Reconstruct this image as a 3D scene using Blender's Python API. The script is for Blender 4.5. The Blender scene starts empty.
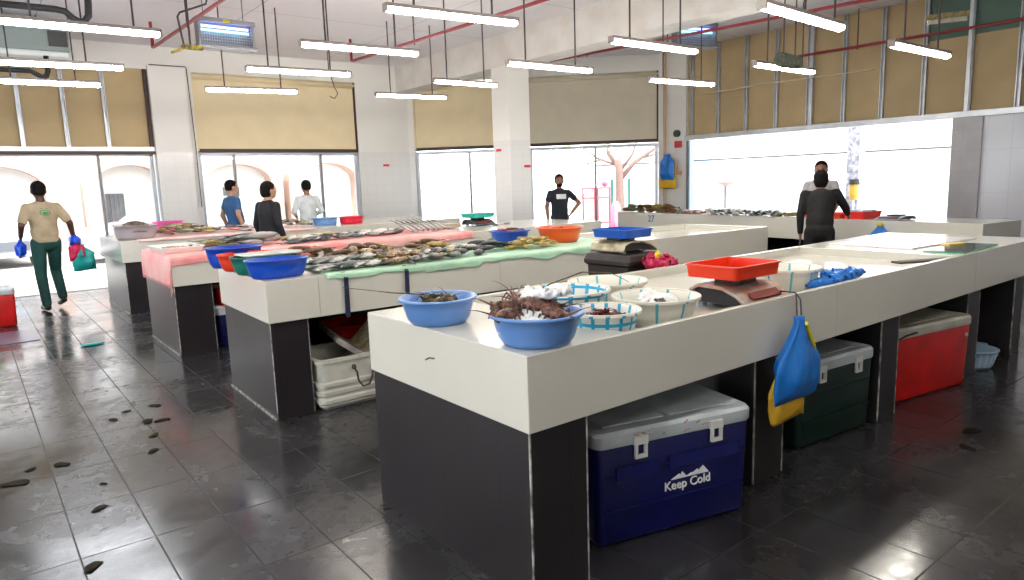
import bpy, bmesh, math, random
from mathutils import Vector, Matrix, noise
random.seed(7)
PI = math.pi
sc = bpy.context.scene
COL = sc.collection
# ------------------------------------------------------------------ materials
MATS = {}
def mat(name, col, rough=.5, metal=0, spec=.5, var=0, vscale=8, col2=None, bump=0, bscale=40, trans=0, emit=0, alpha=1, sss=0, coat=0, rvar=0):
    if name in MATS: return MATS[name]
    m = bpy.data.materials.new(name); m.use_nodes = True
    nt = m.node_tree; b = nt.nodes['Principled BSDF']
    b.inputs['Base Color'].default_value = (*col, 1)
    b.inputs['Roughness'].default_value = rough
    b.inputs['Metallic'].default_value = metal
    b.inputs['Specular IOR Level'].default_value = spec
    b.inputs['Transmission Weight'].default_value = trans
    b.inputs['Alpha'].default_value = alpha
    b.inputs['Coat Weight'].default_value = coat
    if sss: b.inputs['Subsurface Weight'].default_value = sss; b.inputs['Subsurface Radius'].default_value = (.02, .02, .02)
    if emit: b.inputs['Emission Color'].default_value = (*col, 1); b.inputs['Emission Strength'].default_value = emit
    tc = nt.nodes.new('ShaderNodeTexCoord')
    if var or col2 or rvar:
        n = nt.nodes.new('ShaderNodeTexNoise'); n.inputs['Scale'].default_value = vscale; n.inputs['Detail'].default_value = 4
        nt.links.new(tc.outputs['Object'], n.inputs['Vector'])
        mx = nt.nodes.new('ShaderNodeMix'); mx.data_type = 'RGBA'
        c2 = col2 or tuple(max(0, c * (1 - var)) for c in col)
        mx.inputs[6].default_value = (*col, 1); mx.inputs[7].default_value = (*c2, 1)
        cr = nt.nodes.new('ShaderNodeMapRange'); cr.inputs[1].default_value = .35; cr.inputs[2].default_value = .65
        nt.links.new(n.outputs['Fac'], cr.inputs[0]); nt.links.new(cr.outputs[0], mx.inputs[0])
        nt.links.new(mx.outputs[2], b.inputs['Base Color'])
        if rvar:
            r = nt.nodes.new('ShaderNodeMapRange'); r.inputs[1].default_value = .3; r.inputs[2].default_value = .7
            r.inputs[3].default_value = rough; r.inputs[4].default_value = rough + rvar
            nt.links.new(n.outputs['Fac'], r.inputs[0]); nt.links.new(r.outputs[0], b.inputs['Roughness'])
    if bump:
        n2 = nt.nodes.new('ShaderNodeTexNoise'); n2.inputs['Scale'].default_value = bscale; n2.inputs['Detail'].default_value = 3
        nt.links.new(tc.outputs['Object'], n2.inputs['Vector'])
        bp = nt.nodes.new('ShaderNodeBump'); bp.inputs['Strength'].default_value = bump; bp.inputs['Distance'].default_value = .01
        nt.links.new(n2.outputs['Fac'], bp.inputs['Height']); nt.links.new(bp.outputs[0], b.inputs['Normal'])
    MATS[name] = m
    return m

class NT:
    def __init__(s, m): s.m = m; s.t = m.node_tree; s.b = s.t.nodes['Principled BSDF']
    def n(s, k, **kw):
        x = s.t.nodes.new(k)
        for a, v in kw.items(): setattr(x, a, v)
        return x
    def l(s, a, b): s.t.links.new(a, b)
    def math(s, op, a, b=None, c=None):
        x = s.n('ShaderNodeMath', operation=op)
        for i, v in enumerate((a, b, c)):
            if v is None: continue
            if isinstance(v, (int, float)): x.inputs[i].default_value = v
            else: s.l(v, x.inputs[i])
        return x.outputs[0]
    def mix(s, f, a, b):
        x = s.n('ShaderNodeMix', data_type='RGBA')
        for i, v in ((0, f), (6, a), (7, b)):
            if isinstance(v, (int, float)): x.inputs[i].default_value = v
            elif isinstance(v, tuple): x.inputs[i].default_value = (*v, 1)
            else: s.l(v, x.inputs[i])
        return x.outputs[2]
    def xyz(s, out='Object'):
        t = s.n('ShaderNodeTexCoord'); p = s.n('ShaderNodeSeparateXYZ'); s.l(t.outputs[out], p.inputs[0]); s.tc = t
        return p.outputs
    def lines(s, v, period, off, w):          # 1 on a thin line repeated along v
        a = s.math('SUBTRACT', v, off - w / 2); f = s.math('FLOORED_MODULO', a, period)
        return s.math('LESS_THAN', f, w)
    def noise(s, scale, detail=4, dist=0):
        x = s.n('ShaderNodeTexNoise'); x.inputs['Scale'].default_value = scale; x.inputs['Detail'].default_value = detail
        x.inputs['Distortion'].default_value = dist
        s.l(s.tc.outputs['Object'], x.inputs['Vector']); return x.outputs['Fac']
    def rng(s, v, a, b, c, d):
        x = s.n('ShaderNodeMapRange')
        for i, q in enumerate((a, b, c, d)): x.inputs[i + 1].default_value = q
        s.l(v, x.inputs[0]); return x.outputs[0]

def floor_mat():
    m = mat('wet_dark_tile', (.03, .03, .033), .2); N = NT(m); X = N.xyz()
    lx = N.lines(X[0], .30, .217, .007); ly = N.lines(X[1], .60, 4.01, .007)
    g = N.math('MAXIMUM', lx, ly)
    # every tile has its own slight tone
    ix = N.math('FLOOR', N.math('DIVIDE', N.math('SUBTRACT', X[0], .217), .30)); iy = N.math('FLOOR', N.math('DIVIDE', N.math('SUBTRACT', X[1], 4.01), .6))
    cb = N.n('ShaderNodeCombineXYZ'); N.l(ix, cb.inputs[0]); N.l(iy, cb.inputs[1])
    wn = N.n('ShaderNodeTexWhiteNoise'); N.l(cb.outputs[0], wn.inputs['Vector'])
    n1 = N.noise(2.2, 6, .6); n2 = N.noise(14, 5, .4); n3 = N.noise(1.1, 3, 1.2)
    c = N.mix(N.rng(n1, .35, .65, 0, 1), (.018, .017, .018), (.046, .045, .052))
    c = N.mix(N.rng(n2, .4, .75, 0, .5), c, (.008, .007, .006))
    c = N.mix(N.math('MULTIPLY', wn.outputs['Value'], .35), c, (.032, .032, .035))
    c = N.mix(g, c, (.006, .006, .006)); N.l(c, N.b.inputs['Base Color'])
    r = N.math('ADD', N.rng(n3, .40, .60, .12, .26), N.rng(n2, .4, .7, 0, .10))
    r = N.math('ADD', r, N.math('MULTIPLY', g, .4)); N.l(r, N.b.inputs['Roughness'])
    bp = N.n('ShaderNodeBump'); bp.inputs['Distance'].default_value = .004; bp.inputs['Strength'].default_value = .22
    h = N.math('SUBTRACT', N.math('ADD', N.math('MULTIPLY', n3, 1.2), N.math('MULTIPLY', n2, .12)), N.math('MULTIPLY', g, .8))
    N.l(h, bp.inputs['Height']); N.l(bp.outputs[0], N.b.inputs['Normal'])
    N.b.inputs['Specular IOR Level'].default_value = .8
    return m
def tile_mat(name, col, grout, w, h, rough=.2, zlim=None, above=(.8, .8, .8), lw=.004, axis=0, var=0):
    m = mat(name, col, rough); N = NT(m); X = N.xyz()
    s = N.math('ADD', X[0], X[1]) if axis == 2 else X[axis]
    g = N.math('MAXIMUM', N.lines(s, w, .1, lw), N.lines(X[2], h, 0, lw))
    base = N.mix(N.rng(N.noise(2.5), .35, .65, 0, 1), col, tuple(c * (1 - var) for c in col)) if var else col
    c = N.mix(g, base, grout)
    if zlim:
        up = N.math('GREATER_THAN', X[2], zlim); c = N.mix(up, c, above)
        N.l(N.math('MULTIPLY_ADD', up, .5, rough), N.b.inputs['Roughness'])
    N.l(c, N.b.inputs['Base Color']); return m
def fish_mat(name, back, belly, rough=.28, spots=None):
    m = mat(name, back, rough); N = NT(m); X = N.xyz()
    f = N.rng(N.math('ADD', X[1], N.math('MULTIPLY', N.math('SUBTRACT', N.noise(30), .5), .03)), -.034, -.014, 0, 1)
    c = N.mix(f, belly, back)
    if spots: c = N.mix(N.rng(N.noise(70, 2), .52, .6, 0, 1), c, spots)
    N.l(c, N.b.inputs['Base Color']); return m
def plaid_mat(name, base, cyan, na=10, hz=(.055, .015), aw=.22, alpha=1):
    m = mat(name, base, .35); N = NT(m); X = N.xyz()
    an = N.math('DIVIDE', N.math('ADD', N.math('ARCTAN2', X[1], X[0]), PI), 2 * PI)
    fa = N.math('FLOORED_MODULO', N.math('MULTIPLY', an, na), 1.0)
    va = N.math('LESS_THAN', fa, aw)
    g = va
    if hz: g = N.math('MAXIMUM', va, N.lines(X[2], hz[0], .02, hz[1]))
    N.l(N.mix(g, base, cyan), N.b.inputs['Base Color'])
    N.b.inputs['Subsurface Weight'].default_value = .3; N.b.inputs['Subsurface Radius'].default_value = (.02, .02, .02)
    return m

WHITE = mat('white_laminate', (.68, .665, .60), .16, spec=.5, var=.05, vscale=1.5)
WHITE_SIDE = WHITE
BLACKTILE = tile_mat('black_wall_tile', (.022, .018, .021), (.006, .005, .005), .20, 2.0, .34, axis=2, var=.3)
TRIM = mat('tile_edge_trim', (.55, .54, .50), .5, 0, col2=(.10, .09, .08), vscale=16)
WALLP = mat('white_paint', (.80, .79, .77), .6, var=.04, vscale=2)
BEAMP = mat('worn_white_paint', (.84, .83, .81), .7, col2=(.74, .70, .66), vscale=2.5, bump=.2, bscale=8)
WTILE = tile_mat('white_wall_tile', (.86, .86, .86), (.74, .74, .75), .2, .2, .15, zlim=2.28, above=(.88, .87, .84), axis=2)
WTILE2 = tile_mat('bluish_wall_tile', (.84, .87, .95), (.66, .68, .74), .3, .6, .15, axis=1)
GTILE = tile_mat('grey_wall_tile', (.58, .57, .60), (.42, .42, .42), .3, .3, .25, axis=1, var=.2)
CEIL = tile_mat('ceiling_panel', (.68, .67, .70), (.30, .30, .32), 2.4, 50, .8, axis=0)
def ceil_lines():
    N = NT(CEIL); X = N.xyz()
    g = N.math('MAXIMUM', N.lines(X[0], 2.4, 1.1, .012), N.lines(X[1], 2.4, .6, .012))
    N.l(N.mix(g, (.90, .88, .93), (.45, .45, .48)), N.b.inputs['Base Color'])
ceil_lines()
BLIND = mat('beige_blind', (.86, .73, .48), .7, var=.06, vscale=3)
BLIND2 = mat('grey_beige_blind', (.74, .68, .54), .7, var=.06, vscale=3)
BOARD = mat('tan_gypsum_board', (.60, .46, .26), .8, var=.14, vscale=1.6)
GREENB = mat('green_gypsum_board', (.13, .22, .18), .8, var=.15, vscale=2)
METAL = mat('galvanised_metal', (.66, .69, .74), .35, .6, var=.15, vscale=6)
DKBAR = mat('dark_brown_bar', (.05, .025, .02), .5)
ALU = mat('grey_aluminium', (.25, .25, .27), .4, .5)
FRAMEW = mat('pale_frame', (.55, .60, .68), .4, .3)
BLACKM = mat('black_rubber', (.010, .010, .012), .5)
DKPIPE = mat('dark_rod', (.06, .05, .055), .5, .3)
REDPIPE = mat('red_painted_pipe', (.33, .035, .05), .4)
FISHS = {
 'silver': fish_mat('silver_fish_skin', (.035, .04, .045), (.74, .72, .69)),
 'grey': fish_mat('grey_fish_skin', (.022, .028, .03), (.34, .34, .33)),
 'brown': fish_mat('brown_fish_skin', (.16, .075, .03), (.66, .47, .28), spots=(.07, .03, .015)),
 'gold': fish_mat('golden_fish_skin', (.36, .26, .06), (.82, .66, .30), spots=(.18, .12, .03)),
 'green': fish_mat('olive_fish_skin', (.16, .17, .07), (.66, .62, .40), spots=(.08, .08, .03)),
 'pink': fish_mat('pink_fish_skin', (.62, .14, .12), (.85, .55, .48)),
 'white': fish_mat('pale_fish_skin', (.45, .44, .42), (.88, .86, .82)),
 'dark': fish_mat('dark_teal_fish_skin', (.015, .028, .03), (.09, .12, .12)),
}
FLOORM = floor_mat()

def glass_mat(name, tint=(1, 1, 1), ior=1.45):
    m = bpy.data.materials.new(name); m.use_nodes = True; nt = m.node_tree
    for n in list(nt.nodes):
        if n.type != 'OUTPUT_MATERIAL': nt.nodes.remove(n)
    out = nt.nodes['Material Output']
    t = nt.nodes.new('ShaderNodeBsdfTransparent'); t.inputs[0].default_value = (*tint, 1)
    g = nt.nodes.new('ShaderNodeBsdfGlossy'); g.inputs['Roughness'].default_value = .02
    f = nt.nodes.new('ShaderNodeFresnel'); f.inputs[0].default_value = ior
    mx = nt.nodes.new('ShaderNodeMixShader')
    nt.links.new(f.outputs[0], mx.inputs[0]); nt.links.new(t.outputs[0], mx.inputs[1]); nt.links.new(g.outputs[0], mx.inputs[2])
    nt.links.new(mx.outputs[0], out.inputs[0]); MATS[name] = m; return m
GLASS = glass_mat('clear_glass', (.97, .985, .98))
SHEETG = glass_mat('thin_clear_glass', (.90, .97, .93), ior=1.18)
TINTG = glass_mat('blue_tinted_glass', (.80, .90, .97))

# ------------------------------------------------------------------ mesh helpers
def tag(o, label=None, cat=None, group=None, kind=None):
    if label: o['label'] = label
    if cat: o['category'] = cat
    if group: o['group'] = group
    if kind: o['kind'] = kind
    return o
def obj(name, bm, m, parent=None, loc=(0, 0, 0), rot=(0, 0, 0), bevel=0, smooth=False, mods=None):
    me = bpy.data.meshes.new(name)
    if isinstance(bm, bpy.types.Mesh): me = bm
    else:
        bmesh.ops.recalc_face_normals(bm, faces=bm.faces); bm.to_mesh(me); bm.free()
    for mm in (m if isinstance(m, (list, tuple)) else [m]): me.materials.append(mm)
    o = bpy.data.objects.new(name, me); COL.objects.link(o)
    o.location = loc; o.rotation_euler = rot
    if parent: o.parent = parent
    if smooth:
        for p in me.polygons: p.use_smooth = True
    if bevel:
        b = o.modifiers.new('bevel', 'BEVEL'); b.width = bevel; b.segments = 2; b.limit_method = 'ANGLE'; b.angle_limit = .6
        if smooth: b.harden_normals = False
    return o
def thing(name, label, cat, loc=(0, 0, 0), rz=0, group=None):
    o = bpy.data.objects.new(name, None); COL.objects.link(o); o.empty_display_size = .05
    o.location = loc; o.rotation_euler = (0, 0, rz); return tag(o, label, cat, group)
def kids(o): return [c for c in bpy.data.objects if c.parent == o]
def copy_tree(o, parent=None):
    c = o.copy(); COL.objects.link(c)
    c.parent = parent
    for ch in list(o.children): copy_tree(ch, c)
    return c
def NB(): return bmesh.new()
def box(bm, x0, x1, y0, y1, z0, z1, mi=0, M=None):
    vs = [bm.verts.new(Vector(p) if M is None else M @ Vector(p)) for p in
          [(x0, y0, z0), (x1, y0, z0), (x1, y1, z0), (x0, y1, z0), (x0, y0, z1), (x1, y0, z1), (x1, y1, z1), (x0, y1, z1)]]
    for f in [(0, 3, 2, 1), (4, 5, 6, 7), (0, 1, 5, 4), (1, 2, 6, 5), (2, 3, 7, 6), (3, 0, 4, 7)]:
        fc = bm.faces.new([vs[i] for i in f]); fc.material_index = mi
    return bm
def bx(*a, **k): return box(NB(), *a, **k)
def tube(bm, pts, r, seg=8, caps=True, mi=0):
    pts = [Vector(p) for p in pts]; rings = []
    rs = r if isinstance(r, (list, tuple)) else [r] * len(pts)
    up = Vector((0, 0, 1)); last = None
    for i, p in enumerate(pts):
        d = (pts[min(i + 1, len(pts) - 1)] - pts[max(i - 1, 0)])
        d = d.normalized() if d.length > 1e-9 else Vector((0, 0, 1))
        if last is None:
            a = d.cross(up if abs(d.z) < .95 else Vector((1, 0, 0))).normalized()
        else:
            a = (last - d * last.dot(d)); a = a.normalized() if a.length > 1e-6 else d.orthogonal().normalized()
        last = a; b = d.cross(a)
        rings.append([bm.verts.new(p + (a * math.cos(t) + b * math.sin(t)) * rs[i]) for t in [2 * PI * k / seg for k in range(seg)]])
    for i in range(len(rings) - 1):
        for k in range(seg):
            f = bm.faces.new([rings[i][k], rings[i][(k + 1) % seg], rings[i + 1][(k + 1) % seg], rings[i + 1][k]]); f.material_index = mi
    if caps:
        for R in (rings[0], rings[-1]):
            f = bm.faces.new(R); f.material_index = mi
    return bm
def rr(hx, hy, r, z, n=4, cx=0, cy=0):
    r = min(r, hx * .999, hy * .999); L = []
    for qx, qy, a0 in ((1, 1, 0), (-1, 1, PI / 2), (-1, -1, PI), (1, -1, 3 * PI / 2)):
        for k in range(n + 1):
            a = a0 + PI / 2 * k / n
            L.append((cx + qx * (hx - r) + r * math.cos(a), cy + qy * (hy - r) + r * math.sin(a), z))
    return L
def circ(rx, ry, z, n=28, cx=0, cy=0): return [(cx + rx * math.cos(2 * PI * k / n), cy + ry * math.sin(2 * PI * k / n), z) for k in range(n)]
def loft(bm, loops, cap0=True, cap1=True, mi=0, M=None):
    R = [[bm.verts.new(Vector(p) if M is None else M @ Vector(p)) for p in L] for L in loops]
    n = len(R[0])
    for i in range(len(R) - 1):
        for k in range(n):
            f = bm.faces.new([R[i][k], R[i][(k + 1) % n], R[i + 1][(k + 1) % n], R[i + 1][k]]); f.material_index = mi
    if cap0: bm.faces.new(R[0]).material_index = mi
    if cap1: bm.faces.new(R[-1]).material_index = mi
    return bm
def tray(hx, hy, h, r=.03, taper=.85, t=.004, rim=.012):
    """open tray or tub with a lip, base at z=0"""
    L = [rr(hx * taper, hy * taper, r, 0), rr(hx, hy, r, h - .008), rr(hx + rim, hy + rim, r + rim, h - .008), rr(hx + rim, hy + rim, r + rim, h),
         rr(hx - t, hy - t, r, h), rr(hx * taper - t, hy * taper - t, r, t * 1.5)]
    return loft(NB(), L)
def bowl(rx, h, base=.68, ry=None, t=.005, rim=.014, n=36, bulge=.0):
    ry = ry or rx
    f = lambda s, z: circ(rx * s, ry * s, z, n)
    L = [f(base, 0), f(base + (1 - base) * .35 + .02, h * .22), f(base + (1 - base) * .75, h * .62), f(1 - rim * .6 / rx, h - .012), f(1 + rim / rx, h - .010), f(1 + rim / rx, h), f(1 - t / rx, h),
         f(base + (1 - base) * .75 - t / rx, h * .62), f(base + (1 - base) * .35 - t / rx, h * .22), f(base - t / rx, t)]
    return loft(NB(), L)
def ball(bm, c, rad, seg=12, rings=8, rot=None, mi=0):
    M = Matrix.Translation(Vector(c)) @ (rot.to_4x4() if rot else Matrix()) @ Matrix.Diagonal((*rad, 1))
    r = bmesh.ops.create_uvsphere(bm, u_segments=seg, v_segments=rings, radius=1, matrix=M)
    for v in r['verts']:
        for f in v.link_faces: f.material_index = mi
    return bm
def cap(bm, p0, p1, r0, r1, seg=10):
    p0 = Vector(p0); p1 = Vector(p1)
    if (p1 - p0).length < 1e-4: return ball(bm, p0, (r0,) * 3)
    tube(bm, [p0, p1], [r0, r1], seg); ball(bm, p0, (r0,) * 3, seg, 6); ball(bm, p1, (r1,) * 3, seg, 6); return bm
def blob(name, bm, m, parent=None, voxel=.01, smooth_it=4, loc=(0, 0, 0), rot=(0, 0, 0)):
    """weld overlapping closed pieces into one continuous skin"""
    bmesh.ops.recalc_face_normals(bm, faces=bm.faces)
    me = bpy.data.meshes.new(name); bm.to_mesh(me); bm.free()
    o = bpy.data.objects.new(name, me); COL.objects.link(o)
    r = o.modifiers.new('r', 'REMESH'); r.mode = 'VOXEL'; r.voxel_size = voxel
    if smooth_it:
        s = o.modifiers.new('s', 'SMOOTH'); s.factor = .5; s.iterations = smooth_it
    dg = bpy.context.evaluated_depsgraph_get(); me2 = bpy.data.meshes.new_from_object(o.evaluated_get(dg))
    o.modifiers.clear(); o.data = me2; bpy.data.meshes.remove(me); me2.name = name
    me2.materials.clear(); me2.materials.append(m)
    for p in me2.polygons: p.use_smooth = True
    o.location = loc; o.rotation_euler = rot
    if parent: o.parent = parent
    return o
def text(name, s, size, m, parent, loc, rot, ext=.001, align='CENTER', bold=.0):
    c = bpy.data.curves.new(name, 'FONT'); c.body = s; c.size = size; c.extrude = ext; c.align_x = align; c.align_y = 'CENTER'; c.offset = bold
    o = bpy.data.objects.new(name, c); COL.objects.link(o); c.materials.append(m); o.location = loc; o.rotation_euler = rot
    bpy.context.view_layer.update(); dg = bpy.context.evaluated_depsgraph_get(); me = bpy.data.meshes.new_from_object(o.evaluated_get(dg)); bpy.data.objects.remove(o)
    o = bpy.data.objects.new(name, me); COL.objects.link(o); o.location = loc; o.rotation_euler = rot
    if not me.materials: me.materials.append(m)
    if parent: o.parent = parent
    return o

# ------------------------------------------------------------------ camera
H = 1.57
ya, pi_, ro = math.radians(52.0735), math.radians(8.88445), math.radians(-1.88106)
cy_, sy_, cp_, sp_, cr_, sr_ = math.cos(ya), math.sin(ya), math.cos(pi_), math.sin(pi_), math.cos(ro), math.sin(ro)
fw = Vector((cy_ * cp_, sy_ * cp_, -sp_)); rt = Vector((sy_, -cy_, 0)); up = rt.cross(fw)
R = cr_ * rt + sr_ * up; U = -sr_ * rt + cr_ * up
cam = bpy.data.cameras.new('camera'); co = bpy.data.objects.new('camera', cam); COL.objects.link(co)
co.matrix_world = Matrix(((R.x, U.x, -fw.x, 0), (R.y, U.y, -fw.y, 0), (R.z, U.z, -fw.z, H), (0, 0, 0, 1)))
cam.lens = 692.87 / 1024 * 36; cam.sensor_width = 36; cam.clip_start = .05; cam.clip_end = 300
sc.camera = co

# ------------------------------------------------------------------ room shell
CZ = 4.05; HD = 2.31
def struct(name, bm, m, **k): o = obj(name, bm, m, **k); o['kind'] = 'structure'; return o
def poly(pts, z0, z1):
    b = NB(); return loft(b, [[(x, y, z0) for x, y in pts], [(x, y, z1) for x, y in pts]])
ROOM = [(-4, -5), (11.5, -5), (11.5, 9.65), (7.75, 13.4), (-4, 13.4)]
struct('floor', poly(ROOM, -.12, 0), FLOORM)
struct('ceiling', poly([(-4.3, -5.3), (11.8, -5.3), (11.8, 9.8), (7.9, 13.7), (-4.3, 13.7)], CZ, CZ + .25), CEIL)
struct('wall_left', (lambda b: (box(b, -4.2, -4, -5.2, -1, 0, CZ), box(b, -4.2, -4, 9, 13.6, 0, CZ), box(b, -4.2, -4, -1, 9, HD, CZ), b)[-1])(NB()), WALLP)
struct('wall_front', bx(-4, 11.7, -5.2, -5, 0, CZ), WALLP)
# back wall: pillars and the band over the openings
b = NB(); box(b, -4, -2.6, 13.4, 13.65, 0, CZ); box(b, 2.72, 3.42, 13.4, 13.65, 0, CZ); box(b, 6.55, 7.75, 13.4, 13.65, 0, CZ)
box(b, -2.6, 2.72, 13.4, 13.65, 3.66, CZ); box(b, 3.42, 6.55, 13.4, 13.65, 3.66, CZ)
struct('wall_back', b, WTILE)
# raised pier on the back wall with a conduit
struct('trim_1', bx(2.72, 3.3, 13.3, 13.4, 0, 3.72), WTILE)
D = Matrix.Translation((7.75, 13.4, 0)) @ Matrix.Rotation(-PI / 4, 4, 'Z')   # local x runs along the chamfered wall, +y outside
DL = 3.75 * math.sqrt(2)
b = NB(); box(b, 0, .12, 0, .25, 0, CZ, M=D); box(b, .12, DL, 0, .25, 3.72, CZ, M=D); box(b, 2.15, 2.6, 0, .25, 0, 3.72, M=D)
struct('wall_corner', b, WTILE)
struct('wall_right', NB() if False else (lambda b: (box(b, 11.5, 11.75, -5, 3.76, 0, HD), box(b, 11.62, 11.75, -5, 8.95, HD, CZ), b)[-1])(NB()), WTILE2)
struct('pillar_corner', bx(11.5, 11.75, 8.95, 9.65, 0, CZ), WTILE)
struct('pillar_grey', bx(11.45, 11.75, 3.76, 4.14, 0, HD), GTILE)
struct('beam', bx(7.5, 7.95, -5, 13.4, 3.52, CZ), BEAMP)
struct('pillar_middle', bx(7.5, 7.95, 9.54, 10.02, 0, 3.52), WTILE)
REDM = mat('red_marker', (.75, .05, .08), .5)
def red_sign(loc, rz, lab):
    tag(obj('marker_label', bx(-.07, .07, -.004, .004, -.022, .022), REDM, loc=loc, rot=(0, 0, rz)), lab, 'sign')
red_sign((7.49, 9.86, 2.12), PI / 2, 'small red label near the top left of the middle pillar')
red_sign((7.86, 9.53, 1.83), 0, 'small red label low on the right face of the middle pillar')
red_sign((7.16, 13.39, 2.0), 0, 'small red label on the white tiled back wall beside the blinds')

# shutters / boards above the openings
def blind(name, label, M, x0, x1, z0, z1, m, ribs=0):
    t = thing(name, label, 'blind'); t.matrix_world = M
    b = NB(); box(b, x0, x1, .05, .07, z0, z1)
    obj('blind_sheet', b, m, t)
    obj('bottom_bar', bx(x0 - .01, x1 + .01, .02, .09, z0 - .02, z0 + .045), DKBAR, t, bevel=.006)
    obj('side_rail', bx(x0 - .02, x0 + .03, .01, .1, z0, z1), ALU if ribs else m, t); obj('side_rail', bx(x1 - .03, x1 + .02, .01, .1, z0, z1), DKBAR, t)
    obj('head_roll', tube(NB(), [(x0, .06, z1 - .06), (x1, .06, z1 - .06)], .055, 16), m, t, smooth=True)
    return t
B0 = Matrix.Translation((0, 13.4, 0))
blind('roller_blind', 'wide beige roller blind with dark bottom bar above three men at the back', B0, 3.42, 6.55, HD - .02, 3.66, BLIND)
blind('roller_blind', 'yellowish beige roller blind to the left of the free standing pillar', D, .12, 2.15, HD, 3.66, BLIND)
blind('roller_blind', 'grey beige roller blind right of the pillar above the man in black tee', D, 2.6, DL, HD, 3.72, BLIND2)
def stud(t, x, z0, z1, y=0, w=.045, axis=0):
    b = NB()
    for o_ in (-w, w - .012): box(b, x + o_, x + o_ + .012, y - .05, y, z0, z1)
    box(b, x - w, x + w, y - .006, y, z0, z1)
    return obj('stud', b, METAL, t)
t = thing('board_partition', 'tan board partition with metal studs above the left doorway', 'partition'); t.matrix_world = B0
obj('board', bx(-2.6, 2.72, .06, .09, HD, 3.66), BOARD, t)
for x in (-2.16, -1.56, -.96, -.36, .24, .86, 1.46, 2.04):
    if x < 2.4: stud(t, x, HD, 3.66, .06, .03)
obj('bottom_rail', bx(-2.6, 2.72, -.01, .1, HD - .02, HD + .05), METAL, t); obj('door_head', bx(-2.6, 2.75, -.02, .1, HD - .07, HD - .02), DKBAR, t)
obj('edge_bar', bx(2.66, 2.72, 0, .1, HD, 3.66), DKBAR, t)
RW = Matrix.Translation((11.5, 0, 0)) @ Matrix.Rotation(-PI / 2, 4, 'Z')   # local x = -world y, +y = world +x
t = thing('board_partition', 'long tan board partition with metal studs above the wide right opening', 'partition'); t.matrix_world = RW
b = NB(); box(b, -8.95, 5, .06, .09, HD, 3.42); box(b, -8.95, -4.62, .06, .09, 3.42, CZ); obj('board', b, BOARD, t)
obj('upper_board', bx(-4.62, 5, .06, .09, 3.42, CZ), GREENB, t)
for i in range(20): stud(t, -8.83 + .605 * i, HD, CZ, .06, .032)
for x in (-6.35, -4.0): obj('joint_stud', bx(x - .02, x + .03, -.02, .05, HD, CZ), METAL, t)
obj('bottom_rail', bx(-8.95, 5, -.06, .1, HD - .04, HD + .05), METAL, t, bevel=.006)
obj('wall_cable', tube(NB(), [(-8.6, -.05, 3.13), (-7.9, -.06, 3.12), (-7.2, -.06, 3.14), (-6.3, -.06, 3.13), (-5.3, -.06, 3.12)], .012, 6), mat('cream_cable', (.75, .66, .5), .5), t)

# windows: mullions and panes
def window(n, M, x0, x1, muls, pane_from=None, fm=FRAMEW):
    t = thing('window_%d' % n, None, None); t['kind'] = 'structure'; t.matrix_world = M
    b = NB()
    for x in (x0 + .03, x1 - .03): box(b, x - .03, x + .03, .08, .14, 0, HD - .07)
    box(b, x0, x1, .08, .14, HD - .10, HD - .04)
    obj('window_frame', b, fm, t)
    for x in muls: obj('mullion', bx(x - .022, x + .022, .08, .14, 0, HD - .07), ALU, t)
    obj('window_pane', bx(pane_from if pane_from is not None else x0, x1, .105, .112, 0.02, HD - .1), GLASS, t)
    return t
window(1, B0, -2.6, 2.70, (1.86,), pane_from=1.86)
window(2, B0, 3.42, 6.55, (4.06, 5.75))
window(3, D, .12, 2.15, (1.30, ))
window(4, D, 2.6, DL, (4.0, ))
w5 = thing('window_5', None, None); w5['kind'] = 'structure'; w5.matrix_world = RW
obj('window_frame', bx(-8.95, -8.9, .02, .07, 0, HD - .05), ALU, w5)
obj('window_pane', bx(-8.9, -8.35, .03, .045, .02, HD - .06), TINTG, w5)

# ------------------------------------------------------------------ outside
PAVE = mat('pale_paving', (.62, .60, .57), .7, var=.12, vscale=.8)
struct('ground', bx(-40, 60, -30, 60, -.3, -.13), PAVE)
struct('ground_apron', poly([(-6, 13.65), (7.85, 13.65), (11.75, 9.75), (11.75, -5), (16, -5), (40, 30), (40, 40), (-20, 40)], -.13, -.005), PAVE)
STONE = mat('white_render', (.64, .64, .64), .8)
PINKS = mat('pinkish_stone', (.50, .34, .28), .8, var=.1, vscale=1)
DARKW = mat('grey_window_glass', (.10, .11, .13), .2)
t = thing('building', 'pale building with pinkish stone arches across the road beyond the left doorway', 'building', (0, 24, 0))
b = NB(); box(b, -14, 14, .6, 6, 0, 9); obj('wall', b, STONE, t)
def arch(x0, x1, z1, t, w=.38):
    b = NB(); r = (x1 - x0) / 2; cx = (x0 + x1) / 2; pts = [(x0, 0)] + [(cx - r * math.cos(PI * k / 12), z1 - r * .55 + r * .55 * math.sin(PI * k / 12)) for k in range(13)] + [(x1, 0)]
    ou = [(x0 - w, 0)] + [(cx - (r + w) * math.cos(PI * k / 12), z1 - r * .55 + (r * .55 + w) * math.sin(PI * k / 12)) for k in range(13)] + [(x1 + w, 0)]
    V = [[b.verts.new((p[0], y, p[1])) for p in q] for y in (0, .6) for q in (pts, ou)]
    for i in range(len(pts) - 1):
        for a_, b_ in ((0, 1), (2, 3), (0, 2), (1, 3)):
            b.faces.new([V[a_][i], V[a_][i + 1], V[b_][i + 1], V[b_][i]])
    return obj('arch', b, PINKS, t)
for x0, x1 in ((-3.6, -1.4), (-.5, 1.9), (3.2, 5.0), (6.2, 8.4), (9.4, 11.6)): arch(x0, x1, 2.45, t)
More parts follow.
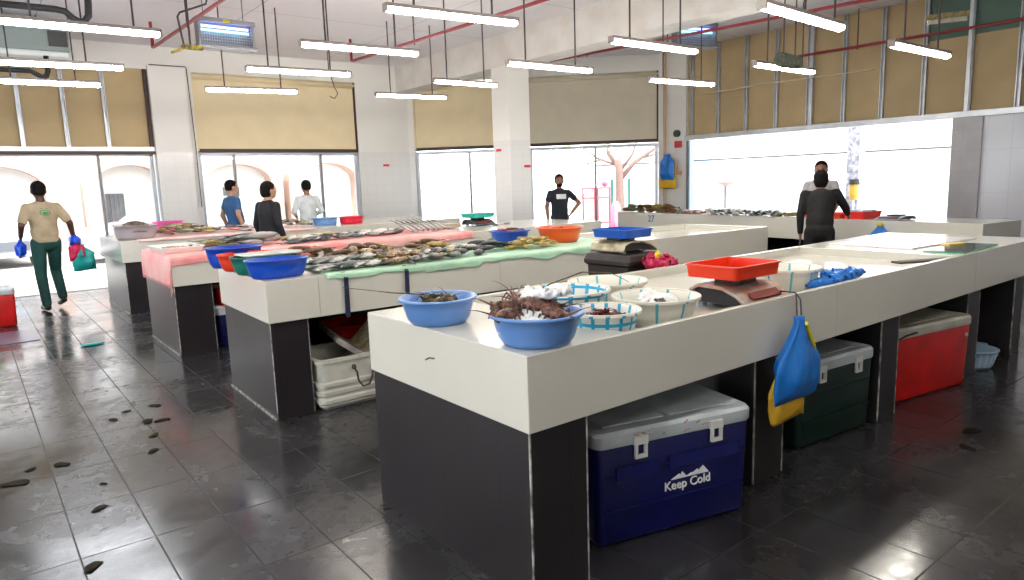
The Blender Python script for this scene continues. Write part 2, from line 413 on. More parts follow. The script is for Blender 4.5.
for x, z in ((.4, 1.2), (3.7, 1.0), (7.2, 1.1), (-2.4, 1.1)):
    w_ = obj('window', bx(x - .25, x + .25, .5, .62, z - .5, z + .6), DARKW, t)
    g_ = NB()
    for k in range(5): box(g_, x - .25 + k * .12, x - .24 + k * .12, .46, .5, z - .5, z + .6)
    obj('grille', g_, mat('pale_grille', (.22, .16, .13), .6), w_)
t = thing('boundary_wall', 'long white outside wall with a thin groove seen through the right opening', 'wall', (20, 8, 0))
obj('wall_panel', bx(0, .3, -22, 12, 0, 3.3), STONE, t); obj('groove', bx(-.01, .01, -22, 12, 2.06, 2.10), mat('groove_grey', (.06, .06, .06), .8), t)
t = thing('outdoor_column', 'white patterned outdoor column behind the person in dark clothing', 'column', (14, 6.75, 0))
COLP = mat('patterned_column', (.42, .42, .46), .6, col2=(.16, .16, .20), vscale=14)
obj('column_shaft', bx(-.12, .12, -.12, .12, 0, 3.4), COLP, t); obj('column_base', bx(-.16, .16, -.16, .16, 0, .3), COLP, t)
t = thing('lantern', 'small yellow lantern with a dark cap before the patterned outdoor column', 'lantern', (13.7, 6.62, .0))
obj('lantern_body', loft(NB(), [circ(.06, .06, 1.0, 12), circ(.085, .085, 1.1, 12), circ(.085, .085, 1.3, 12)]), mat('amber_body', (.45, .26, .03), .5), t); obj('lantern_cap', loft(NB(), [circ(.10, .10, 1.3, 12), circ(.09, .09, 1.4, 12)]), BLACKM, t); obj('lantern_post', tube(NB(), [(0, 0, -.1), (0, 0, 1.0)], .02, 8), METAL, t)
# mushroom post
t = thing('bollard_lamp', 'slim mushroom topped outdoor post beyond the row of fish at right', 'lamp', (14, 9.75, 0))
obj('post', tube(NB(), [(0, 0, -.1), (0, 0, 1.36)], .035, 12), ALU, t); obj('post_cap', loft(NB(), [circ(.05, .05, 1.3, 20), circ(.18, .18, 1.37, 20), circ(.2, .2, 1.40, 20), circ(.08, .08, 1.43, 20)]), mat('brownish_cap', (.35, .25, .25), .5), t)

def car(label, loc, rz, col, win=(.10, .14, .2), van=False):
    t = thing('car', label, 'car', loc, rz)
    P = mat('car_paint_' + label[:5].replace(' ', '_'), col, .25, coat=.5); G = mat('car_glass', win, .08, spec=.8)
    hz = .95 if van else .85
    # sections along the length (x), nose at -x
    b = NB(); L = []
    for x, w, z0, z1 in ((-2.2, .70, .35, .62), (-2.1, .80, .25, .78), (-1.2, .86, .22, .92), (1.9, .86, .22, .95), (2.15, .80, .28, .88), (2.2, .72, .4, .75)):
        L.append([(x, -w, z0 + .08), (x, -w * .9, z0), (x, w * .9, z0), (x, w, z0 + .08), (x, w, z1 - .12), (x, w * .88, z1), (x, -w * .88, z1), (x, -w, z1 - .12)])
    loft(b, L); obj('car_body', b, P, t, bevel=.03)
    b = NB(); xr = 2.05 if van else 1.5
    loft(b, [[(x, -w, .9 + dz), (x, w, .9 + dz), (x, w * .82, zt), (x, -w * .82, zt)] for x, w, dz, zt in ((-1.15, .74, 0, .93), (-.45, .78, 0, 1.42), (.6, .78, 0, 1.47), (xr - .3, .78, 0, 1.42), (xr, .74, 0, 1.0 if not van else 1.2))])
    obj('car_windows', b, G, t)
    b = NB(); loft(b, [[(x, -w, z), (x, w, z), (x, w, z + .03), (x, -w, z + .03)] for x, w, z in ((-.48, .64, 1.41), (.6, .66, 1.46), (xr - .3, .64, 1.41))]); obj('car_roof', b, P, t)
    for x in (-.42, .5): 
        b = NB()
        for s in (-1, 1): tube(b, [(x, s * .79, .9), (x + .03, s * .65, 1.44)], .025, 6)
        obj('door_pillar', b, P, t)
    for x in (-1.35, 1.35):
        for s in (-1, 1):
            w_ = obj('wheel', tube(NB(), [(x, s * .68, .32), (x, s * .88, .32)], .32, 20), BLACKM, t)
            obj('hubcap', tube(NB(), [(x, s * .86, .32), (x, s * .895, .32)], .19, 14), METAL, w_)
    obj('grille', bx(-2.23, -2.15, -.45, .45, .42, .62), mat('car_grille', (.12, .13, .16), .4), t)
    for s in (-1, 1): obj('headlight', bx(-2.18, -2.08, s * .62 - .14, s * .62 + .14, .55, .7), mat('headlight_glass', (.8, .85, .9), .1), t)
    obj('bumper', bx(-2.27, -2.1, -.75, .75, .26, .38), mat('grey_bumper', (.4, .42, .46), .5), t, bevel=.02)
    return t
car('white car with a blue tinted windscreen parked at the far left of the doorway', (.25, 21.3, -.02), math.radians(100), (.38, .39, .42), (.26, .33, .40))
car('pale silver car parked sideways behind the mullion beyond the left doorway', (4.2, 19.3, -.02), math.radians(4), (.36, .36, .38), (.30, .36, .42), True)
# tree with supports and the pink stand outside the diagonal windows
BARK = mat('pinkish_bark', (.30, .20, .18), .8, var=.2, vscale=8)
t = thing('tree', 'bare branching tree with green support stakes outside behind the pillar windows', 'tree', (13.3, 12.4, 0))
b = NB(); tube(b, [(0, 0, -.1), (0, .02, 1.0), (-.03, 0, 1.7), (-.1, 0, 2.05)], [.14, .11, .10, .09], 10); obj('trunk', b, BARK, t, smooth=True)
b = NB()
dirx = Vector((.62, -.78, 0))
for pts, r0 in (([(0, 1.55), (.35, 1.95), (.9, 2.3), (1.3, 2.9)], .07), ([(-.02, 1.8), (-.3, 2.2), (-.35, 3.2)], .07), ([(.5, 2.05), (.95, 2.15), (1.4, 2.02)], .03), ([(-.1, 1.9), (-.6, 2.1), (-1.0, 2.4)], .035), ([(0, 1.75), (.3, 2.15), (.5, 2.7)], .04), ([(-.5, 2.05), (-.9, 1.95), (-1.2, 2.05)], .025)):
    tube(b, [tuple(dirx * p[0] + Vector((0, 0, p[1]))) for p in pts], [r0 * (1 - .22 * i) for i in range(len(pts))], 7)
obj('branches', b, BARK, t, smooth=True)
b = NB()
for i in range(420):
    c = dirx * random.uniform(-1.9, -.3) + Vector((random.uniform(-.3, .3), random.uniform(-.3, .3), random.uniform(1.95, 3.3)))
    s = random.uniform(.03, .07); a = Vector((random.gauss(0, 1), random.gauss(0, 1), random.gauss(0, 1))).normalized(); q = a.orthogonal().normalized(); w_ = a.cross(q)
    b.faces.new([b.verts.new(c + a * s), b.verts.new(c + q * s * .5), b.verts.new(c - a * s), b.verts.new(c - q * s * .5)])
obj('foliage', b, mat('yellow_green_leaves', (.42, .50, .16), .6), t)['kind'] = 'stuff'
TEAL = mat('teal_plastic', (.02, .20, .16), .4)
for s in (-1, 1): obj('stake', tube(NB(), [tuple(dirx * .22 * s + Vector((0, 0, -.1))), tuple(dirx * .22 * s + Vector((0, 0, 1.55)))], .035, 8), TEAL, t)
PINKF = mat('pink_red_frame', (.80, .16, .24), .5)
t = thing('display_stand', 'pinkish red tubular stand outside to the left of the staked tree', 'stand', (12.0, 11.98, 0))
for dx in (-.25, .25):
    for dy in (-.2, .2): obj('leg', tube(NB(), [(dx, dy, -.1), (dx, dy, 1.35)], .025, 8), PINKF, t)
for z in (.5, 1.1, 1.33): obj('shelf', bx(-.27, .27, -.22, .22, z, z + .04), PINKF, t)
obj('lamp_head', ball(NB(), (.3, 0, 1.45), (.08, .08, .08)), PINKF, t, smooth=True)
t = thing('road_barrier', 'small pink plastic barrier outside at the foot of the tree', 'barrier', (12.7, 12.0, -.01))
obj('barrier_body', loft(NB(), [rr(.22, .16, .04, 0), rr(.16, .1, .04, .5), rr(.12, .06, .03, .9), rr(.05, .04, .02, 1.02)]), mat('pink_plastic', (.85, .25, .40), .5), t, smooth=True)

# ------------------------------------------------------------------ counters
TOP = .97; AP = .685
def counter(label, x0, x1, y0, y1, basin=None, panels=(), rz=0, loc=(0, 0, 0), base_inset=(.02, .04, .02), back=True, inner=0):
    t = thing('display_counter', label, 'counter', loc, rz)
    b = NB(); q = lambda X0, X1, Y0, Y1, z: [(X0, Y0, z), (X1, Y0, z), (X1, Y1, z), (X0, Y1, z)]
    L = [q(x0, x1, y0, y1, AP), q(x0, x1, y0, y1, TOP)]
    if basin:
        bx0, bx1, by0, by1, d = basin; L += [q(bx0, bx1, by0, by1, TOP), q(bx0, bx1, by0, by1, TOP - d)]
    loft(b, L)
    obj('countertop', b, WHITE, t, bevel=.004)
    ix, iy, ib = base_inset
    for i, (p0, p1) in enumerate(panels):
        if i == 1: iy += inner
        p = obj('support_panel', bx(p0, p1, y0 + iy, y1 - ib, 0, AP), BLACKTILE, t)
        b = NB(); box(b, p0 - .002, p0 + .004, y0 + iy - .002, y0 + iy + .006, 0.01, AP); box(b, p1 - .002, p1 + .002, y0 + iy - .004, y0 + iy + .01, 0.01, AP)
        obj('edge_strip', b, TRIM, p)
        if i == 0 and not inner: obj('floor_joint', bx(p0 - .012, p0, y0 + iy, y1 - ib, 0, .012), TRIM, p)
    if back: obj('back_panel', bx(panels[0][1], x1 - .1, y1 - ib - .06, y1 - ib, 0, AP), BLACKTILE, t)
    return t
counter('large white counter in the foreground with coolers stored underneath', 1.47, 6.96, 1.815, 3.03, basin=(1.99, 5.30, 1.85, 2.985, .06),
        panels=((1.482, 1.76), (2.98, 3.24), (4.34, 4.57), (5.72, 5.94), (6.72, 6.93)), back=False, base_inset=(.01, .012, .01), inner=.06)
def part_of_last(name, bm, m):
    t = [o for o in bpy.data.objects if o.name.startswith('display_counter')][-1]; return obj(name, bm, m, t)
SEAM = mat('grey_seam', (.42, .41, .37), .6)
b = NB(); box(b, 5.60, 5.603, 1.8143, 1.816, AP, TOP); box(b, 3.62, 3.622, 1.8143, 1.816, AP, TOP); part_of_last('panel_seam', b, SEAM)
part_of_last('scuff_mark', tube(NB(), [(1.4695, 2.50, .832), (1.4695, 2.47, .846), (1.4695, 2.43, .850)], .0035, 5), mat('dark_scuff', (.1, .09, .08), .7))
c2 = counter('white counter with a green sheet and basins behind the foreground counter', 0, 5.66, 0, 1.2, basin=(3.5, 5.6, .05, 1.15, .06),
        panels=((.02, .28), (1.5, 1.72), (2.9, 3.1), (4.2, 4.4), (5.4, 5.62)), loc=(1.50, 4.57, 0), rz=math.radians(-1.6))
b = NB(); box(b, .36, .363, -.001, .001, AP, TOP); box(b, 1.9, 1.903, -.001, .001, AP, TOP); obj('panel_seam', b, SEAM, c2)
counter('white counter with a pink cloth, second row of fish from the front', 0, 5.75, 0, 1.4, panels=((.02, .36), (1.7, 1.95), (3.4, 3.6), (5.4, 5.7)), loc=(1.47, 7.11, 0), base_inset=(.03, .06, .04))
counter('rearmost white counter with piled fish and a clear tub at its end', 0, 5.3, 0, 1.75, panels=((.03, .55), (1.9, 2.1), (4.6, 4.85)), loc=(1.54, 10.2, 0))
c5 = counter('white counter along the right opening carrying a long row of fish', 0, 6.08, 0, .8, panels=((.05, .3), (1.6, 1.8), (3, 3.2), (4.5, 4.7), (5.8, 6.1)), loc=(9.25, 8.70, 0), rz=math.radians(-98.1))

# ------------------------------------------------------------------ lamps, pipes and devices on the ceiling
TUBEM = mat('lit_tube', (1.0, .94, .84), .4, emit=46.0)
TUBEC = mat('lit_tube_cool', (.92, .96, 1.0), .4, emit=46.0)
HOUS = mat('grey_lamp_housing', (.30, .27, .26), .5)
def lamp(a, b_, z, label, rods=(.2, .8), cool=False, group=None):
    a = Vector((*a, z)); b_ = Vector((*b_, z)); d = b_ - a; Lh = d.length
    t = thing('tube_light', label, 'lamp', a, math.atan2(d.y, d.x), group)
    obj('lamp_housing', loft(NB(), [[(x, -.034, .005), (x, .034, .005), (x, .028, .035), (x, -.028, .035)] for x in (0, Lh)]), HOUS, t, bevel=.004)
    obj('lamp_tube', loft(NB(), [[(x, r * math.cos(q), -.012 + r * math.sin(q)) for q in [2 * PI * k / 12 for k in range(12)]] for x, r in ((.005, .02), (.02, .027), (Lh - .02, .027), (Lh - .005, .02))]), TUBEC if cool else TUBEM, t)
    for f in rods: obj('hanging_rod', tube(NB(), [(Lh * f, 0, .03), (Lh * f, 0, CZ - z)], .009, 6), DKPIPE, t)
    obj('end_cap', bx(-.012, .005, -.034, .034, -.03, .03), HOUS, t); obj('end_cap', bx(Lh - .005, Lh + .012, -.034, .034, -.03, .03), HOUS, t)
lamp((2.75, 10.08), (3.92, 9.85), 2.94, 'lit tube lamp hanging in front of the wide beige blind, nearer its left end', (.2, .82))
lamp((2.67, 8.12), (3.86, 8.0), 2.92, 'lit tube lamp hanging across the top edge of the wide beige blind')
lamp((2.63, 6.43), (3.83, 6.36), 2.90, 'lit tube lamp above the middle of the white pier right of the wide blind')
lamp((2.72, 4.95), (3.91, 4.84), 2.92, 'lit tube lamp at the very top edge of the picture centre')
lamp((5.17, 9.86), (6.36, 9.74), 2.96, 'lit tube lamp overlapping the left edge of the yellowish blind')
lamp((5.02, 7.95), (6.03, 7.95), 2.91, 'lit tube lamp ending just left of the free standing pillar')
lamp((4.71, 5.99), (5.91, 5.96), 2.82, 'lit tube lamp just right of the free standing pillar')
lamp((4.82, 4.59), (6.02, 4.57), 2.82, 'lit tube lamp in front of the ceiling beam, left of the insect killer')
lamp((7.04, 6.05), (8.24, 5.96), 2.80, 'lit tube lamp hanging before the pillar that holds the yellow bag')
lamp((4.30, 2.73), (5.5, 2.81), 2.67, 'brightest near tube lamp at the top edge right of centre', (.5, .9))
lamp((6.51, 2.87), (7.71, 2.87), 2.65, 'lit tube lamp furthest right before the tan boards')
lamp((6.87, 4.44), (8.07, 4.44), 2.74, 'lit tube lamp partly hidden behind the small mesh trap')
lamp((.2, 6.84), (1.52, 6.8), 2.94, 'long lit tube lamp nearest the top left corner', (.3, .85), True)
lamp((.18, 8.43), (1.47, 8.3), 2.87, 'middle lit tube lamp of the three at the left edge', (.15, .75), True)
lamp((.22, 9.75), (1.45, 9.67), 2.87, 'lowest lit tube lamp of the three at the left edge', (.3, .8), True)
for x, y in ((.2, 3.4), (.2, 1.4), (2.7, 3.1), (2.7, 1.2), (.2, -.6), (4.8, -.4), (-2.2, 5.0), (-2.2, 2.0)):  # extra lamps added out of view to brighten the near counter
    lamp((x, y), (x + 1.2, y), 2.85, 'added tube lamp, lengthening the lamp rows overhead to light the near counter', group='added overhead lamps')
t = thing('tube_light', 'unlit dirty yellowish lamp hanging at the top right corner', 'lamp', (8.05, 3.22, 3.06), math.radians(-62)); t.scale = (.50, .8, .8)
obj('lamp_housing', bx(0, .75, -.06, .06, .02, .08), mat('dirty_yellow', (.35, .27, .12), .7, var=.6, vscale=20), t, bevel=.01)
obj('lamp_tube', tube(NB(), [(.03, 0, .0), (.72, 0, .0)], .035, 12), mat('dirty_tube', (.55, .52, .42), .4, var=.3, vscale=12), t)
for x in (.12, .2): obj('hanging_rod', tube(NB(), [(x, 0, .07), (x, 0, CZ - 3.0)], .012, 6), DKPIPE, t)
def pipe(label, pts, r=.022, m=REDPIPE, hang=()):
    t = thing('sprinkler_pipe', label, 'pipe', pts[0]); o = Vector(pts[0])
    obj('pipe_run', tube(NB(), [Vector(p) - o for p in pts], r, 10), m, t, smooth=True)
    for h in hang:
        obj('pipe_hanger', tube(NB(), [Vector(h) - o + Vector((0, 0, -.04)), Vector((h[0], h[1], CZ)) - o], .01, 6), DKPIPE, t)
    return t
pipe('red pipe running over the left aisle, ending with a short upright near the back wall', [(2.37, 11.1, 3.95), (2.37, 11.1, 3.6), (2.37, 11.05, 3.6), (2.46, 8.0, 3.6), (2.6, 2, 3.6)], hang=((2.42, 9.4, 3.6), (2.55, 5, 3.6)))
pipe('red pipe crossing the middle ceiling towards the second lamp row', [(5.28, 10.85, 3.95), (5.28, 10.85, 3.6), (5.28, 10.8, 3.6), (5.45, 7.0, 3.6), (5.6, 2, 3.6)], hang=((5.38, 9, 3.6), (5.5, 6, 3.6)))
pipe('red pipe in front of the insect killer right of the ceiling beam', [(8.25, 9.3, 3.6), (8.9, 4.2, 3.6), (9.3, 1, 3.6)], hang=((8.35, 8.5, 3.6), (8.55, 7.0, 3.6), (8.8, 5, 3.6)))
pipe('dark red pipe running along the tan boards at upper right', [(11.25, 6.5, 3.48), (11.3, 5, 3.48), (11.35, 3, 3.48), (11.4, 0, 3.48)], hang=((11.3, 5.5, 3.48),))
DUCT = mat('black_insulated_duct', (.010, .010, .012), .45)
tag(obj('drain_pipe', tube(NB(), [(-.8, 8, 3.30), (.9, 8, 3.31), (.98, 8, 3.30), (1.03, 8, 3.25), (1.08, 8, 3.22), (1.13, 8, 3.225), (1.17, 8, 3.28), (1.18, 8, 3.4), (1.19, 8, 4.04)], .032, 12), DUCT, smooth=True), 'thick black drain pipe with a bend at the top left', 'pipe')
tag(obj('drain_pipe', tube(NB(), [(-.6, 11.5, 3.22), (.92, 11.5, 3.24), (.99, 11.5, 3.2), (1.05, 11.5, 3.17), (1.1, 11.5, 3.19), (1.12, 11.5, 3.25), (1.12, 11.5, 3.45)], .032, 12), DUCT, smooth=True), 'smaller black drain pipe with a bend in front of the studded boards', 'pipe')
t = thing('air_conditioner', 'grey ceiling air conditioner with a dark side vent near the left doorway', 'air conditioner', (-1.2, 11.6, 3.48))
ACM = mat('grey_green_casing', (.27, .32, .31), .5)
obj('casing', bx(0, 2.62, 0, .7, .05, .40), ACM, t, bevel=.02); obj('lower_cover', bx(-.02, 2.6, -.04, .72, -.03, .05), mat('white_cover', (.75, .80, .80), .4), t, bevel=.02)
obj('side_vent', bx(2.38, 2.60, -.02, .0, .12, .32), mat('dark_vent', (.06, .06, .06), .6), t)
for x in (.3, 2.3): obj('hanging_rod', tube(NB(), [(x, .3, .38), (x, .3, CZ - 3.48)], .012, 6), DKPIPE, t)
obj('mount_bracket', bx(1.55, 1.75, -.3, -.26, .42, .55), BLACKM, t)
VIOL = mat('violet_tube', (.32, .30, 1.0), .3, emit=3.5); CYAN = mat('cyan_tube', (.35, .9, 1.0), .3, emit=2.2)
CAGE = mat('steel_cage', (.28, .29, .32), .4, .7)
def killer(label, loc, rz, w=.70, h=.34):
    t = thing('insect_killer', label, 'insect killer', loc, rz)
    obj('back_plate', bx(0, w, .12, .14, 0, h), CAGE, t)
    obj('top_cover', bx(-.02, w + .02, -.02, .16, h - .06, h), CAGE, t, bevel=.008); obj('bottom_tray', bx(-.02, w + .02, -.04, .16, -.02, .015), CAGE, t, bevel=.005)
    for x in (0, w - .03): obj('side_panel', bx(x, x + .03, -.01, .14, 0, h), CAGE, t)
    for z, m in ((h - .095, VIOL), (h - .145, CYAN)): obj('light_tube', tube(NB(), [(.05, .06, z), (w - .05, .06, z)], .016, 10), m, t)
    b = NB()
    for k in range(21): tube(b, [(.04 + (w - .08) * k / 20, 0, .01), (.04 + (w - .08) * k / 20, 0, h - .07)], .0025, 4)
    for k in range(6): tube(b, [(.03, 0, .03 + k * .034), (w - .03, 0, .03 + k * .034)], .003, 4)
    obj('grille', b, METAL, t)
    obj('warning_label', bx(w * .44, w * .56, -.024, -.021, h - .052, h - .008), mat('yellow_label', (.55, .50, .05), .5), t)
    for x in (.1, w - .1): obj('hanging_chain', tube(NB(), [(x, .08, h), (x, .08, CZ - loc[2])], .005, 5), DKPIPE, t)
killer('insect killer with violet tubes hanging above the left side of the room', (2.57, 9.5, 3.40), math.radians(2))
killer('insect killer with violet tubes hanging at the right end of the beam', (9.01, 7.19, 3.59), math.radians(-16), .75, .36)
t = thing('conduit_hanger', 'black bent conduits holding a yellow and black fitting at upper left', 'fitting', (2.2, 9, 3.24))
obj('conduit', tube(NB(), [(.13, 0, .02), (.13, 0, CZ - 3.24)], .012, 8), DKPIPE, t); obj('conduit', tube(NB(), [(.06, 0, .02), (.02, 0, .35), (.05, 0, .40), (.35, 0, .53), (.42, 0, .8)], .012, 8), DKPIPE, t)
obj('fitting_bar', bx(.03, .27, -.03, .03, -.01, .04), mat('yellow_black', (.5, .42, .03), .5, col2=(.03, .03, .02), vscale=25), t, bevel=.008); obj('fitting_arm', bx(-.1, .03, -.02, .02, -.04, -.01), mat('yellow_black', (.5, .42, .03)), t, rot=(0, math.radians(-20), 0))
t = thing('mesh_trap', 'small grey green mesh box hanging over a lit lamp before the boards', 'trap', (6.82, 4.12, 2.66), math.radians(-6))
obj('trap_box', tube(NB(), [(0, 0, .07), (.29, 0, .055)], [.075, .07], 10), mat('mesh_green', (.025, .03, .02), .8, col2=(.09, .10, .07), vscale=30, bump=.6), t)
obj('hanging_wire', tube(NB(), [(.06, 0, .14), (.06, 0, CZ - 2.66)], .008, 5), DKPIPE, t); obj('hanging_wire', tube(NB(), [(.25, 0, .12), (.25, 0, CZ - 2.66)], .008, 5), DKPIPE, t)
tag(obj('loose_wire', tube(NB(), [(5.02, 11.2, CZ), (5.03, 11.2, 3.5), (5.1, 11.2, 3.25), (5.16, 11.2, 3.12), (5.1, 11.2, 3.04), (5.02, 11.2, 3.07)], .008, 6), DKPIPE), 'thin looped wire dangling in front of the wide beige blind', 'wire')
tag(obj('conduit_line', tube(NB(), [(2.74, 13.28, 3.72), (3.32, 13.28, 3.72), (3.33, 13.28, 3.7), (3.36, 13.28, 2.4), (3.36, 13.28, 1.3)], .009, 6), DKPIPE), 'thin dark conduit running down the white pier between two blinds', 'conduit')
tag(obj('conduit_line', tube(NB(), [(11.42, 9.42, .9), (11.42, 9.42, CZ)], .03, 8), mat('orange_brown_pipe', (.62, .42, .26), .5)), 'pinkish brown vertical pipe on the far right pillar', 'conduit')
t = thing('fire_alarm', 'small red alarm box with dark bell on the far right pillar', 'alarm', (11.5, 9.12, 2.14))
obj('alarm_box', bx(-.05, .0, -.08, .08, 0, .13), mat('alarm_red', (.6, .05, .06), .4), t, bevel=.01); obj('bell', tube(NB(), [(-.06, .03, .28), (0, .03, .28)], .07, 16), mat('dark_green_metal', (.05, .08, .05), .4), t)
tag(obj('wall_socket', bx(11.42, 11.45, 9.0, 9.12, 1.6, 1.68), mat('orange_plate', (.7, .4, .25), .5)), 'tiny orange plate beside the hanging yellow bag', 'socket')

# ------------------------------------------------------------------ plastic bags
def bag(name, label, m, loc, rz, w, h, d=.07, seed=1, parent=None, neck=.03, top=.18, cat='bag'):
    rnd = random.Random(seed); b = NB(); L = []; N_ = 28
    for i in range(19):
        u = i / 18; z = -h * u
        k_ = min(1, max(0, (u - .08) / (top * 1.5))); k_ = k_ * k_ * (3 - 2 * k_) * .35 + k_ * .65
        s = neck * (1 + .4 * max(0, 1 - u / .06)) + (w / 2 - neck) * k_
        dd = neck * .8 + (d - neck * .8) * k_; dd = dd if u < .8 else dd * (1 - .75 * (u - .8) / .2)
        ring = []
        for k in range(N_):
            a = 2 * PI * k / N_
            rip = 1 + .16 * math.sin(a * 5 + seed + u * 3) * (1 - u * .5) + .10 * noise.noise(Vector((math.cos(a) * 2, math.sin(a) * 2, u * 5 + seed)))
            ring.append((s * (abs(math.cos(a)) ** .7) * (1 if math.cos(a) > 0 else -1) * (1 + (rip - 1) * .4), dd * math.sin(a) * (1 + (rip - 1) * 3), z + .01 * math.sin(a * 3 + seed) * (u > .9)))
        L.append(ring)
    loft(b, L); o = obj(name, b, m, parent, loc=loc, rot=(0, 0, rz), smooth=True)
    if label: tag(o, label, cat)
    return o
BLUEP = mat('blue_plastic_film', (.012, .19, .66), .28, bump=.6, bscale=18, sss=.1)
YELP = mat('yellow_plastic_film', (.85, .50, .03), .35, bump=.5, bscale=18)
t = thing('hanging_bag', 'blue plastic bag over a yellow bag hanging from the front of the large counter', 'bag', (3.1, 1.77, .97))
bag('yellow_bag', None, YELP, (-.01, .005, -.30), 0, .30, .31, .03, 5, t, neck=.05, top=.3)['label'] = 'yellow bag showing below the blue one'
bag('blue_bag', None, BLUEP, (.0, -.035, -.085), 0, .37, .405, .045, 2, t, neck=.02, top=.34)
obj('tie_wire', tube(NB(), [(.09, .30, -.01), (.08, .12, .012), (.075, .03, .014), (.05, .008, -.02), (.01, -.02, -.10), (.0, -.03, -.11)], .004, 6), DKPIPE, t)
obj('tie_wire', tube(NB(), [(.075, .03, .014), (.08, .004, -.02), (.035, -.03, -.12)], .004, 6), DKPIPE, t)
obj('yellow_tie', tube(NB(), [(.02, -.06, -.12), (.05, -.05, -.15), (.11, -.055, -.24), (.13, -.05, -.27)], [.012, .014, .010, .008], 7), mat('yellow_strap', (.75, .62, .03), .4), t)
t = thing('hanging_bag', 'blue bag in front of a yellow bag hanging on the far right pillar', 'bag', (11.36, 9.30, 1.95), PI / 2)
bag('yellow_bag', None, YELP, (0, .0, .0), 0, .42, .62, .04, 3, t, top=.10); bag('blue_bag', None, BLUEP, (-.06, .08, .06), 0, .32, .50, .07, 8, t, neck=.06, top=.14)

# ------------------------------------------------------------------ coolers
def cooler(label, loc, w, d, h, body, lidm, lid_h=.07, latches=True, logo=False, seam=True, n_ribs=0):
    t = thing('cooler_box', label, 'cooler', loc)
    z1 = h - lid_h
    obj('cooler_body', loft(NB(), [rr(w / 2 - .035, d / 2 - .035, .03, 0), rr(w / 2 - .02, d / 2 - .02, .04, .02), rr(w / 2 - .008, d / 2 - .008, .04, z1)]), body, t, smooth=True, bevel=.004)
    l = obj('lid', loft(NB(), [rr(w / 2 - .004, d / 2 - .004, .045, z1 + .001), rr(w / 2, d / 2, .045, z1 + .01), rr(w / 2, d / 2, .045, h - .015), rr(w / 2 - .012, d / 2 - .012, .04, h), rr(w / 2 - .05, d / 2 - .05, .03, h), rr(w / 2 - .06, d / 2 - .06, .03, h - .008)]), lidm, t, smooth=True)
    e = l.modifiers.new('e', 'EDGE_SPLIT'); e.split_angle = .6
    b = NB()
    obj('lid_panel', bx(-w / 2 + .09, -w * .02, -d / 2 + .09, d / 2 - .09, h - .009, h - .003), lidm, l, bevel=.004); obj('lid_panel', bx(w * .02, w / 2 - .09, -d / 2 + .09, d / 2 - .09, h - .009, h - .003), lidm, l, bevel=.004)
    if latches:
        LM = mat('white_latch', (.75, .75, .72), .4)
        for x in (-w * .24, w * .24):
            b = NB(); box(b, x - .035, x + .035, -d / 2 - .012, -d / 2 + .002, z1 + .0, z1 + .035)
            for a0, a1, c0, c1 in ((-.03, -.018, -.05, 0), (.018, .03, -.05, 0), (-.03, .03, -.06, -.046)): box(b, x + a0, x + a1, -d / 2 - .014, -d / 2 + .0, z1 + c0, z1 + c1 + .002)
            obj('latch', b, LM, t)
    b = NB()
    for s in (-1, 1): tube(b, [(s * (w / 2 - .01), -.09, z1 - .10), (s * (w / 2 + .012), -.08, z1 - .10), (s * (w / 2 + .012), .08, z1 - .10), (s * (w / 2 - .01), .09, z1 - .10)], .009, 6)
    obj('carry_handle', b, lidm, t)
    if seam:
        b = NB()
        for z in (z1 * .72, z1 * .36): box(b, -w / 2 + .05, w / 2 - .05, -d / 2 + .004, -d / 2 + .03, z - .006, z + .006)
        obj('body_rib', b, body, t)
    return t, z1
BLUEC = mat('dark_blue_plastic', (.004, .006, .10), .3, var=.3, vscale=6)
LIDG = mat('pale_grey_lid', (.66, .73, .77), .4, var=.3, vscale=4); LIDW = mat('dirty_white_lid', (.62, .60, .52), .45, var=.3, vscale=5)
GREENC = mat('dark_green_plastic', (.004, .022, .016), .3, var=.3, vscale=6); REDC = mat('red_plastic', (.60, .008, .008), .3, var=.3, vscale=5)
t, z1 = cooler('dark blue cooler with a pale grey lid and white lettering under the front counter', (2.40, 2.09, 0), .84, .50, .52, BLUEC, LIDG)
t.rotation_euler.z = -.25; fy = -.25
WT = mat('white_lettering', (.85, .88, .9), .5)
text('logo_text', 'Keep Cold', .058, WT, t, (.06, fy + .0125, z1 - .235), (PI / 2 - .03, 0, 0), .0022, bold=.0004)
b = NB()
for x0, x1, z0, z1_, xp in ((-.13, -.04, 0, .03, -.06), (-.06, .01, 0, .04, -.035), (.03, .12, 0, .035, .1), (.08, .20, 0, .05, .15), (.0, .06, .0, .02, .05)):
    vs = [b.verts.new((.05 + p[0] * .62, yy, z1 - .205 + p[1] * .7)) for yy in (fy + .008, fy + .016) for p in ((x0, z0), (x1, z0), (xp, z1_))]
    b.faces.new(vs[:3]); b.faces.new(vs[3:]); [b.faces.new([vs[i], vs[(i + 1) % 3], vs[3 + (i + 1) % 3], vs[3 + i]]) for i in range(3)]
obj('logo_peaks', b, WT, t)
TAPE = mat('clear_tape', (.010, .013, .12), .15)
b = NB(); box(b, -.32, -.1, fy - .001, fy + .003, z1 - .15, z1 - .09); box(b, -.05, .34, fy - .001, fy + .003, z1 - .145, z1 - .085); obj('tape_strip', b, TAPE, t)
STAINM = mat('pinkish_stain', (.42, .12, .12), .5, col2=(.55, .5, .5), vscale=30)
b = NB()
rs = random.Random(3)
for i in range(16):
    x = rs.uniform(-.22, .14); z = rs.uniform(z1 + .012, z1 + .055); tube(b, [(x, fy - .0018, z), (x + rs.uniform(-.03, .03), fy - .0018, z + rs.uniform(-.012, .012))], rs.uniform(.0015, .005), 5)
obj('stain_marks', b, STAINM, t)
t, z1 = cooler('dark green cooler with a grey lid behind the hanging blue bag', (3.93, 2.17, 0), .74, .5, .51, GREENC, LIDG); t.rotation_euler.z = -.10
